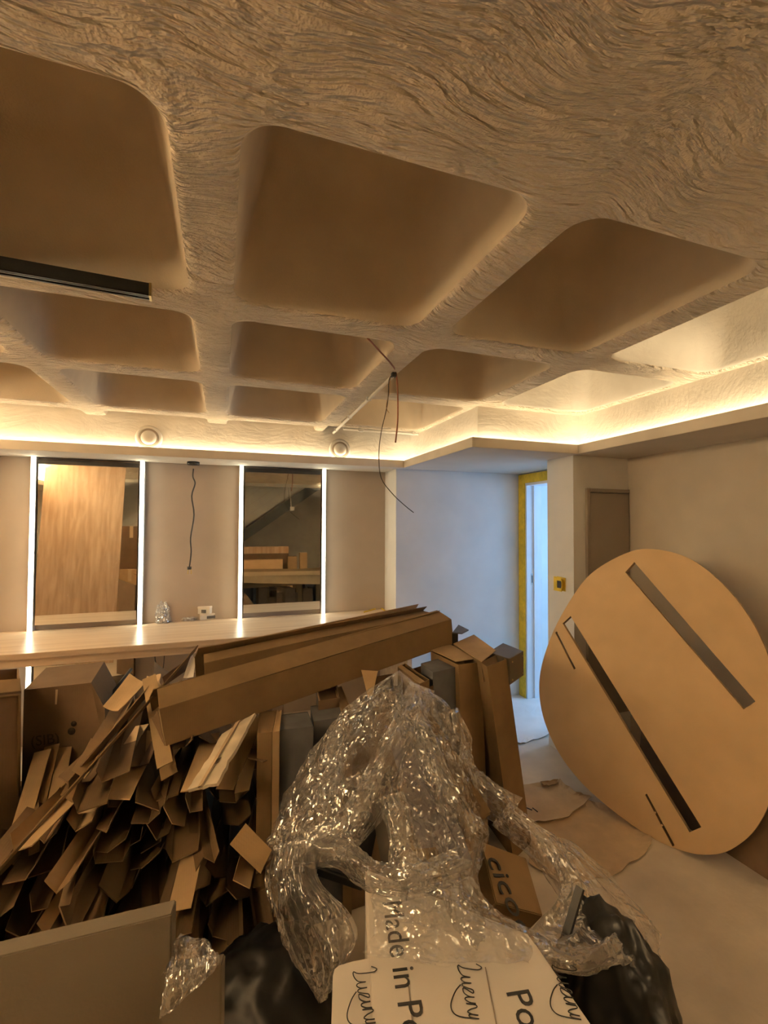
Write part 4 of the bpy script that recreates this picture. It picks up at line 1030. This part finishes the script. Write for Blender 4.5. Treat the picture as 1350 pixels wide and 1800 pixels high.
crumple('plastic_bag', 'flat crumpled clear bag lying between the jar and the small boxes', 'plastic bag', PZ(334, 1089, zc), 0.09, 0.06, 0.032, 'film_milky', 11)
def small_box(label, px, py, sx, sy, sz, rz, z=zc):
    q = PZ(px, py, z); r = empty('small_box', q, label, 'box'); r.rotation_euler = (0, 0, RAD(rz))
    box('box_body', -sx / 2, sx / 2, -sy / 2, sy / 2, 0, sz, 'white_plastic', r, bev=0.002)
    box('box_lid', -sx / 2 - .002, sx / 2 + .002, -sy / 2 - .002, sy / 2 + .002, sz * 0.72, sz + .001, 'white_card', r, bev=0.002)
    box('label_patch', -sx * .2, sx * .2, -sy / 2 - .003, -sy / 2 - .0021, sz * .15, sz * .6, 'dark_grey', r)
small_box('low white box lying on the counter beside the crumpled bag', 369, 1087, 0.17, 0.09, 0.05, 12)
small_box('small white box stacked on the low white box', 361, 1078, 0.10, 0.07, 0.06, -20, zc + 0.052)
# loose wires hanging below the worktop
for lb, pts in (('left of two thin wires looping below the counter', [(272, 1148), (274, 1165), (284, 1180)]), ('right of two thin wires looping below the counter', [(289, 1147), (288, 1165), (286, 1180)])):
    tag(tube('under_wire', [PY(x, y, 3.6) for x, y in pts], 0.003, 'black_plastic', seg=6), lb, 'wire')
tag(tube('foam_tape', [PZ(640, 1076, zc + .004), PZ(668, 1069, zc + .004), PZ(680, 1078, zc + .004)], 0.006, 'yellow_tape', seg=6), 'yellow tape line at the counter corner', 'tape')

# ================================================================== FOREGROUND: PRINTED CARTONS UNDER FILM
# printed white carton: flat top face seen from above, text running towards the viewer
def plane_quad(pts): return [PD(*p) for p in pts]
W0, W1, W2, W3_ = PD(640, 1480, 1.42), PD(905, 1478, 1.46), PD(1080, 1850, 0.98), PD(572, 1850, 0.92)
# make planar: build a frame from three corners
wc0 = PZ(642, 1525, 0.62); wc1 = PZ(930, 1640, 0.62); wc3 = PZ(652, 1870, 0.62); wc2 = PZ(1090, 1870, 0.62)
wcn = empty('printed_carton', zfoot((wc0 + wc2) / 2), 'big white printed carton lying under the clear film in front', 'carton')
adopt(wcn, hexa('carton_body', [zfoot(p) for p in (wc3, wc2, wc1, wc0)], [wc3, wc2, wc1, wc0], 'white_card', bev=0.006))
sp = [PZ(*q, 0.614) for q in ((652, 1684), (620, 1690), (596, 1697), (588, 1704), (585, 1716), (583, 1780), (580, 1870), (654, 1870))]
sv_ = sp + [p - up * 0.05 for p in sp]; ns_ = len(sp)
adopt(wcn, pyd('side_panel', sv_, [tuple(range(ns_)), tuple(range(2 * ns_ - 1, ns_ - 1, -1))] + [(i, (i + 1) % ns_, (i + 1) % ns_ + ns_, i + ns_) for i in range(ns_)], 'white_card'))
adopt(wcn, sheet('panel_seam', [PZ(716, 1720, .6212), PZ(718, 1720, .6212), PZ(733, 1860, .6212), PZ(730, 1860, .6212)], 0.0006, 'panel_taupe'), sheet('panel_seam', [PZ(852, 1700, .6212), PZ(854, 1700, .6212), PZ(886, 1860, .6212), PZ(883, 1860, .6212)], 0.0006, 'panel_taupe'))
zt = 0.62
def pr(s, size, pa, pb, m='ink', spread=0.0):
    a = PZ(*pa, zt); b2 = PZ(*pb, zt); xd = (b2 - a)
    yd = up.cross(xd)
    lettering('print', s, size, a, xd, yd, m, wcn, 0.0012)
pr('Made in Poland', 0.078, (672, 1585), (704, 1800))
pr('Poland', 0.078, (888, 1742), (912, 1800))
def script(pts, s, a, b2, r=0.0022):
    a, b2 = PZ(*a, zt), PZ(*b2, zt); x = (b2 - a).normalized(); y = up.cross(x)
    adopt(wcn, tube('script_print', [a + x * (px * s) + y * (py * s) + up * 0.0014 for px, py in pts], r, 'ink', seg=4, smooth_path=4))
LUX = [(-.15, 1.2), (.1, 1.5), (.25, 1.2), (.1, .3), (-.1, 0.0), (.2, -.05), (.6, .15), (.75, .6), (.72, .15), (.85, 0), (1.05, .2), (1.12, .6), (1.1, .1), (1.25, 0), (1.42, .3), (1.55, .6), (1.75, .55), (1.4, .05), (1.7, 0), (1.95, .3), (2.0, .6), (1.98, .15), (2.1, 0), (2.3, .25), (2.38, .6), (2.36, 0.02), (2.45, .55), (2.6, .6), (2.7, .2), (2.85, 0), (3.0, .3), (3.05, .6), (2.98, .1), (3.15, .1), (3.25, .6), (3.1, -.5), (2.8, -.9), (2.3, -.9), (1.6, -.5), (1.2, -.1)]
LUXB = [(x, y) for x, y in LUX[:-5]] + [(3.1, -.6), (2.6, -1.1), (1.8, -1.0), (1.5, -.6), (1.9, -.4)]
script(LUX, 0.036, (622, 1712), (642, 1800), 0.0013)
script(LUX, 0.036, (806, 1700), (826, 1800), 0.0013)
script(LUX, 0.036, (972, 1700), (1006, 1800), 0.0013)
# "cicod" carton
k0, k1 = PD(845, 1478, 1.58), PD(925, 1508, 1.62)
k2, k3 = PD(955, 1610, 1.45), PD(872, 1588, 1.40)
kc = empty('printed_carton', zfoot((k0 + k2) / 2), 'brown carton with black lettering tilted at the film edge', 'carton')
kn = (k1 - k0).cross(k3 - k0).normalized()
if kn.dot(EYEV - k0) < 0: kn = -kn
bk_ = -kn * 0.14
adopt(kc, hexa('carton_body', [p + bk_ for p in (k0, k1, k2, k3)], [k0, k1, k2, k3], 'card_brown', bev=0.003))
def onk(x, y, lift=0.002):
    r = ray(x, y); t = (k0 - EYEV).dot(kn) / r.dot(kn); return EYEV + r * t + kn * lift
xk = onk(889, 1600) - onk(852, 1510)
lettering('print', 'cicod', 0.105, onk(852, 1506), xk, kn.cross(xk), 'ink', kc, 0.003)
adopt(kc, hexa('carton_foot', [zfoot(p) for p in (k0 + bk_, k1 + bk_, k2 + bk_, k3 + bk_)], [p + bk_ * 1.001 for p in (k0, k1, k2, k3)], 'card_dark'))
# black refuse bag and black bar
bb = crumple('black_bag', 'shiny black plastic bag beside the white printed carton', 'bag', zfoot(PZ(1085, 1800, 0.2)), 0.15, 0.22, 0.41, 'black_bag', 31, 0.13, smooth=True, freq=1.7)
crumple('black_bag', 'black filler bag added to darken the floor below the left film tail', 'bag', zfoot(PZ(480, 1790, 0.12)), 0.26, 0.30, 0.27, 'black_bag', 37, 0.12, smooth=True, freq=1.7)  # added bag, its black stands in for the dark floor here
tag(strip3('black_bar', 'short black bar sticking up out of the film', 'bar', PD(985, 1680, 1.30), PD(1020, 1560, 1.36), 0.022, 'black_plastic', 0.0, t=0.012))
# wrapped profiles under the film
def wrapped(label, pts, d0, d1, w, m, t):
    p0, p1 = PD(*pts[0], d0), PD(*pts[1], d1); ax = (p1 - p0).normalized(); tocam = (EYEV - (p0 + p1) / 2).normalized(); s_ = ax.cross(tocam).normalized() * (w / 2)
    nb = -s_.cross(ax).normalized() * t
    if nb.dot(tocam) > 0: nb = -nb
    o = hexa('wrapped_profile', [p0 - s_ + nb, p0 + s_ + nb, p1 + s_ + nb, p1 - s_ + nb], [p0 - s_, p0 + s_, p1 + s_, p1 - s_], m, bev=0.006)
    return tag(o, label, 'profile')
wrapped('right lilac-grey wrapped profile leaning under the film peak', ((790, 1530), (712, 1270)), 1.42, 1.78, 0.15, 'lilac_grey', 0.07)
wrapped('left dark wrapped profile leaning under the film peak', ((700, 1520), (665, 1350)), 1.42, 1.66, 0.10, 'dark_bronze', 0.07)
wrapped('short dark tube end under the film left of the printed carton', ((600, 1540), (630, 1420)), 1.46, 1.62, 0.16, 'black_plastic', 0.08)
wrapped('brown carton edge showing through film beside the lilac profile', ((850, 1440), (745, 1262)), 1.60, 1.82, 0.07, 'card_brown', 0.06)
wrapped('brown block under film above the printed lettering', ((742, 1560), (735, 1490)), 1.32, 1.42, 0.12, 'card_brown', 0.08)

# ------------------------------------------------------------------ clear film
def film_sheet(rows, m, parent, name='film_sheet', nu=90, nv=110, amp=0.016, seed=0, fold=0.0):
    """rows: list of rows of (x, y, depth); bicubic surface with sharp crinkles"""
    G = [[PD(*p) for p in r] for r in rows]
    cols = [catmull(r, 12) for r in G]           # along u
    L_ = min(len(c_) for c_ in cols); n0 = len(cols[0])
    fullc = [catmull([cols[j][i] for j in range(len(cols))], 12) for i in range(n0)]
    def S(u, v):
        x = u * (n0 - 1); i = min(int(x), n0 - 2); fx = x - i
        m_ = len(fullc[0]); y = v * (m_ - 1); j = min(int(y), m_ - 2); fy = y - j
        return (fullc[i][j] * (1 - fx) + fullc[i + 1][j] * fx) * (1 - fy) + (fullc[i][j + 1] * (1 - fx) + fullc[i + 1][j + 1] * fx) * fy
    V, Fc = [], []
    base = [[S(i / nu, j / nv) for i in range(nu + 1)] for j in range(nv + 1)]
    for j in range(nv + 1):
        for i in range(nu + 1):
            p = base[j][i]
            du = base[j][min(i + 1, nu)] - base[j][max(i - 1, 0)]; dv_ = base[min(j + 1, nv)][i] - base[max(j - 1, 0)][i]
            n_ = du.cross(dv_); n_ = n_.normalized() if n_.length > 1e-9 else Vector((0, -1, 0))
            if n_.dot(EYEV - p) < 0: n_ = -n_
            u, v = i / nu, j / nv
            w_ = Vector((noise.noise(p * 4 + Vector((seed, 1, 0))), noise.noise(p * 4 + Vector((1, seed, 0))), 0)) * 0.6
            f1_ = 1 - 2 * abs(noise.noise(Vector((u * 4, v * 3.0, seed)) + w_ * 1.5))
            f2_ = 1 - 2 * abs(noise.noise(Vector((u * 10, v * 12, seed + 7)) + w_ * 3))
            f3_ = 1 - 2 * abs(noise.noise(Vector((u * 26, v * 30, seed + 3)) + w_ * 4))
            fd = math.sin(u * 55 + 3 * noise.noise(p * 6)) * fold * (0.3 + 0.7 * v)
            V.append(p + n_ * (amp * min(1.0, 0.1 + v * 5) * (1.5 * f1_ * abs(f1_) + 0.55 * f2_ + 0.16 * f3_) + fd))
    for j in range(nv):
        for i in range(nu): Fc.append((j * (nu + 1) + i, j * (nu + 1) + i + 1, (j + 1) * (nu + 1) + i + 1, (j + 1) * (nu + 1) + i))
    o = pyd(name, V, Fc, m, smooth=True, fix=False)
    return adopt(parent, o)
fm = empty('plastic_film', zfoot(PD(700, 1500, 1.4)), 'crumpled heap of clear wrapping film draped over the cartons in front', 'plastic film')
film_sheet([   # big veil falling to the left
    [(696, 1184, 1.98), (699, 1181, 1.98), (702, 1179, 1.98), (706, 1182, 1.97)],
    [(636, 1232, 1.93), (658, 1228, 1.87), (682, 1230, 1.83), (708, 1236, 1.81)],
    [(578, 1288, 1.86), (612, 1292, 1.74), (650, 1300, 1.68), (690, 1310, 1.66)],
    [(533, 1358, 1.76), (575, 1362, 1.62), (620, 1372, 1.56), (665, 1380, 1.54)],
    [(487, 1438, 1.64), (535, 1440, 1.52), (590, 1450, 1.46), (640, 1460, 1.44)],
    [(470, 1500, 1.57), (510, 1495, 1.48), (560, 1492, 1.44), (610, 1500, 1.40)]], 'film', fm, 'film_sheet', amp=0.012, seed=1.0)
film_sheet([   # right veil
    [(704, 1180, 1.97), (718, 1192, 1.96), (732, 1204, 1.95), (746, 1212, 1.95)],
    [(712, 1240, 1.80), (738, 1236, 1.82), (765, 1236, 1.86), (790, 1250, 1.92)],
    [(705, 1300, 1.66), (745, 1290, 1.70), (780, 1290, 1.78), (803, 1300, 1.86)],
    [(700, 1370, 1.55), (755, 1360, 1.58), (800, 1350, 1.66), (828, 1352, 1.78)],
    [(690, 1450, 1.44), (755, 1440, 1.46), (805, 1430, 1.54), (850, 1415, 1.68)],
    [(680, 1520, 1.34), (755, 1510, 1.38), (810, 1500, 1.46), (850, 1475, 1.58)],
    [(690, 1570, 1.26), (755, 1565, 1.30), (805, 1560, 1.36), (838, 1530, 1.46)]], 'film_clear', fm, 'film_sheet', amp=0.012, seed=3.0)
def band(pts, w0, w1, m='film_thick', amp=0.007, seed=0.0, nu=30, nv=90):
    rows = []
    for k, (x, y, d) in enumerate(pts):
        a = pts[max(0, k - 1)]; b2 = pts[min(len(pts) - 1, k + 1)]
        dx, dy = b2[0] - a[0], b2[1] - a[1]; l = math.hypot(dx, dy) or 1; nx, ny = -dy / l, dx / l
        w = w0 + (w1 - w0) * k / (len(pts) - 1); w *= 0.5
        rows.append([(x - nx * w, y - ny * w, d + 0.03), (x - nx * w * .4, y - ny * w * .4, d - 0.01), (x + nx * w * .4, y + ny * w * .4, d - 0.012), (x + nx * w, y + ny * w, d + 0.03)])
    return film_sheet(rows, m, fm, 'film_fold', nu=nu, nv=nv, amp=amp, seed=seed)
band([(742, 1206, 1.93), (720, 1262, 1.74), (688, 1330, 1.60), (655, 1400, 1.50), (620, 1450, 1.44), (560, 1495, 1.44)], 46, 62, seed=21)
band([(690, 1395, 1.47), (705, 1460, 1.40), (722, 1520, 1.32), (735, 1580, 1.25)], 40, 52, seed=23)
band([(722, 1262, 1.76), (745, 1300, 1.68), (765, 1360, 1.58), (798, 1420, 1.54), (830, 1465, 1.52)], 34, 44, seed=25)
band([(790, 1248, 1.88), (806, 1300, 1.82), (812, 1350, 1.74), (840, 1390, 1.68), (900, 1430, 1.66)], 30, 60, 'film', seed=27)
band([(478, 1512, 1.54), (530, 1500, 1.45), (600, 1502, 1.38), (660, 1540, 1.30), (740, 1545, 1.26), (810, 1520, 1.34)], 40, 46, seed=29)
band([(610, 1265, 1.80), (585, 1330, 1.70), (575, 1400, 1.60), (540, 1450, 1.54), (490, 1500, 1.52)], 30, 60, 'film', seed=31)
band([(822, 1490, 1.42), (808, 1540, 1.34), (818, 1610, 1.24), (835, 1680, 1.16)], 40, 80, 'film', seed=33)
film_sheet([   # left tail
    [(476, 1490, 1.55), (505, 1480, 1.48), (530, 1480, 1.44), (552, 1490, 1.42)],
    [(470, 1540, 1.52), (500, 1540, 1.44), (530, 1540, 1.40), (565, 1550, 1.38)],
    [(486, 1600, 1.48), (515, 1620, 1.40), (565, 1610, 1.34), (612, 1600, 1.33)],
    [(515, 1680, 1.44), (540, 1690, 1.36), (580, 1680, 1.30), (628, 1650, 1.30)],
    [(560, 1752, 1.40), (568, 1758, 1.33), (576, 1754, 1.28), (588, 1720, 1.28)]], 'film_thick', fm, 'film_tail', nu=80, nv=70, amp=0.006, seed=5.0, fold=0.008)
film_sheet([   # over the printed carton
    [(650, 1540, 1.30), (720, 1560, 1.24), (780, 1550, 1.27), (830, 1540, 1.34)],
    [(655, 1590, 1.22), (740, 1600, 1.17), (810, 1590, 1.20), (865, 1605, 1.27)],
    [(660, 1640, 1.15), (750, 1650, 1.11), (860, 1645, 1.15), (970, 1655, 1.23)],
    [(640, 1680, 1.11), (760, 1700, 1.05), (870, 1700, 1.08), (985, 1695, 1.14)]], 'film_clear', fm, 'film_sheet', nu=70, nv=60, amp=0.008, seed=9.0)
film_sheet([   # right skirt lying toward the floor
    [(895, 1420, 1.76), (912, 1432, 1.80), (930, 1445, 1.85), (950, 1458, 1.90)],
    [(945, 1488, 1.66), (972, 1492, 1.70), (1000, 1500, 1.74), (1030, 1510, 1.80)],
    [(985, 1552, 1.52), (1020, 1560, 1.55), (1075, 1575, 1.60), (1120, 1595, 1.68)],
    [(950, 1620, 1.36), (1025, 1625, 1.42), (1100, 1635, 1.48), (1155, 1645, 1.58)],
    [(900, 1690, 1.16), (1000, 1700, 1.17), (1090, 1700, 1.24), (1150, 1710, 1.40)]], 'film_thick', fm, 'film_sheet', nu=80, nv=80, amp=0.012, seed=13.0)
band([(880, 1430, 1.70), (955, 1490, 1.64), (1000, 1555, 1.54), (1030, 1610, 1.46), (1110, 1640, 1.46)], 50, 40, seed=35)
band([(880, 1640, 1.22), (940, 1670, 1.18), (1010, 1690, 1.18), (1090, 1665, 1.30)], 40, 34, seed=37)
fs = empty('plastic_film', zfoot(PD(330, 1700, 1.05)), 'small scrap of clear film over the pale boards in the left foreground', 'plastic film')
film_sheet([[(316, 1640, 1.08), (335, 1648, 1.07), (352, 1652, 1.07), (362, 1660, 1.07)], [(310, 1680, 1.04), (330, 1680, 1.02), (350, 1675, 1.02), (365, 1672, 1.03)], [(295, 1720, 0.975), (330, 1712, 0.97), (365, 1700, 0.975), (385, 1694, 0.985)], [(285, 1785, 0.96), (310, 1770, 0.955), (345, 1735, 0.96), (375, 1710, 0.97)]], 'film', fs, nu=40, nv=40, amp=0.008, seed=17.0)
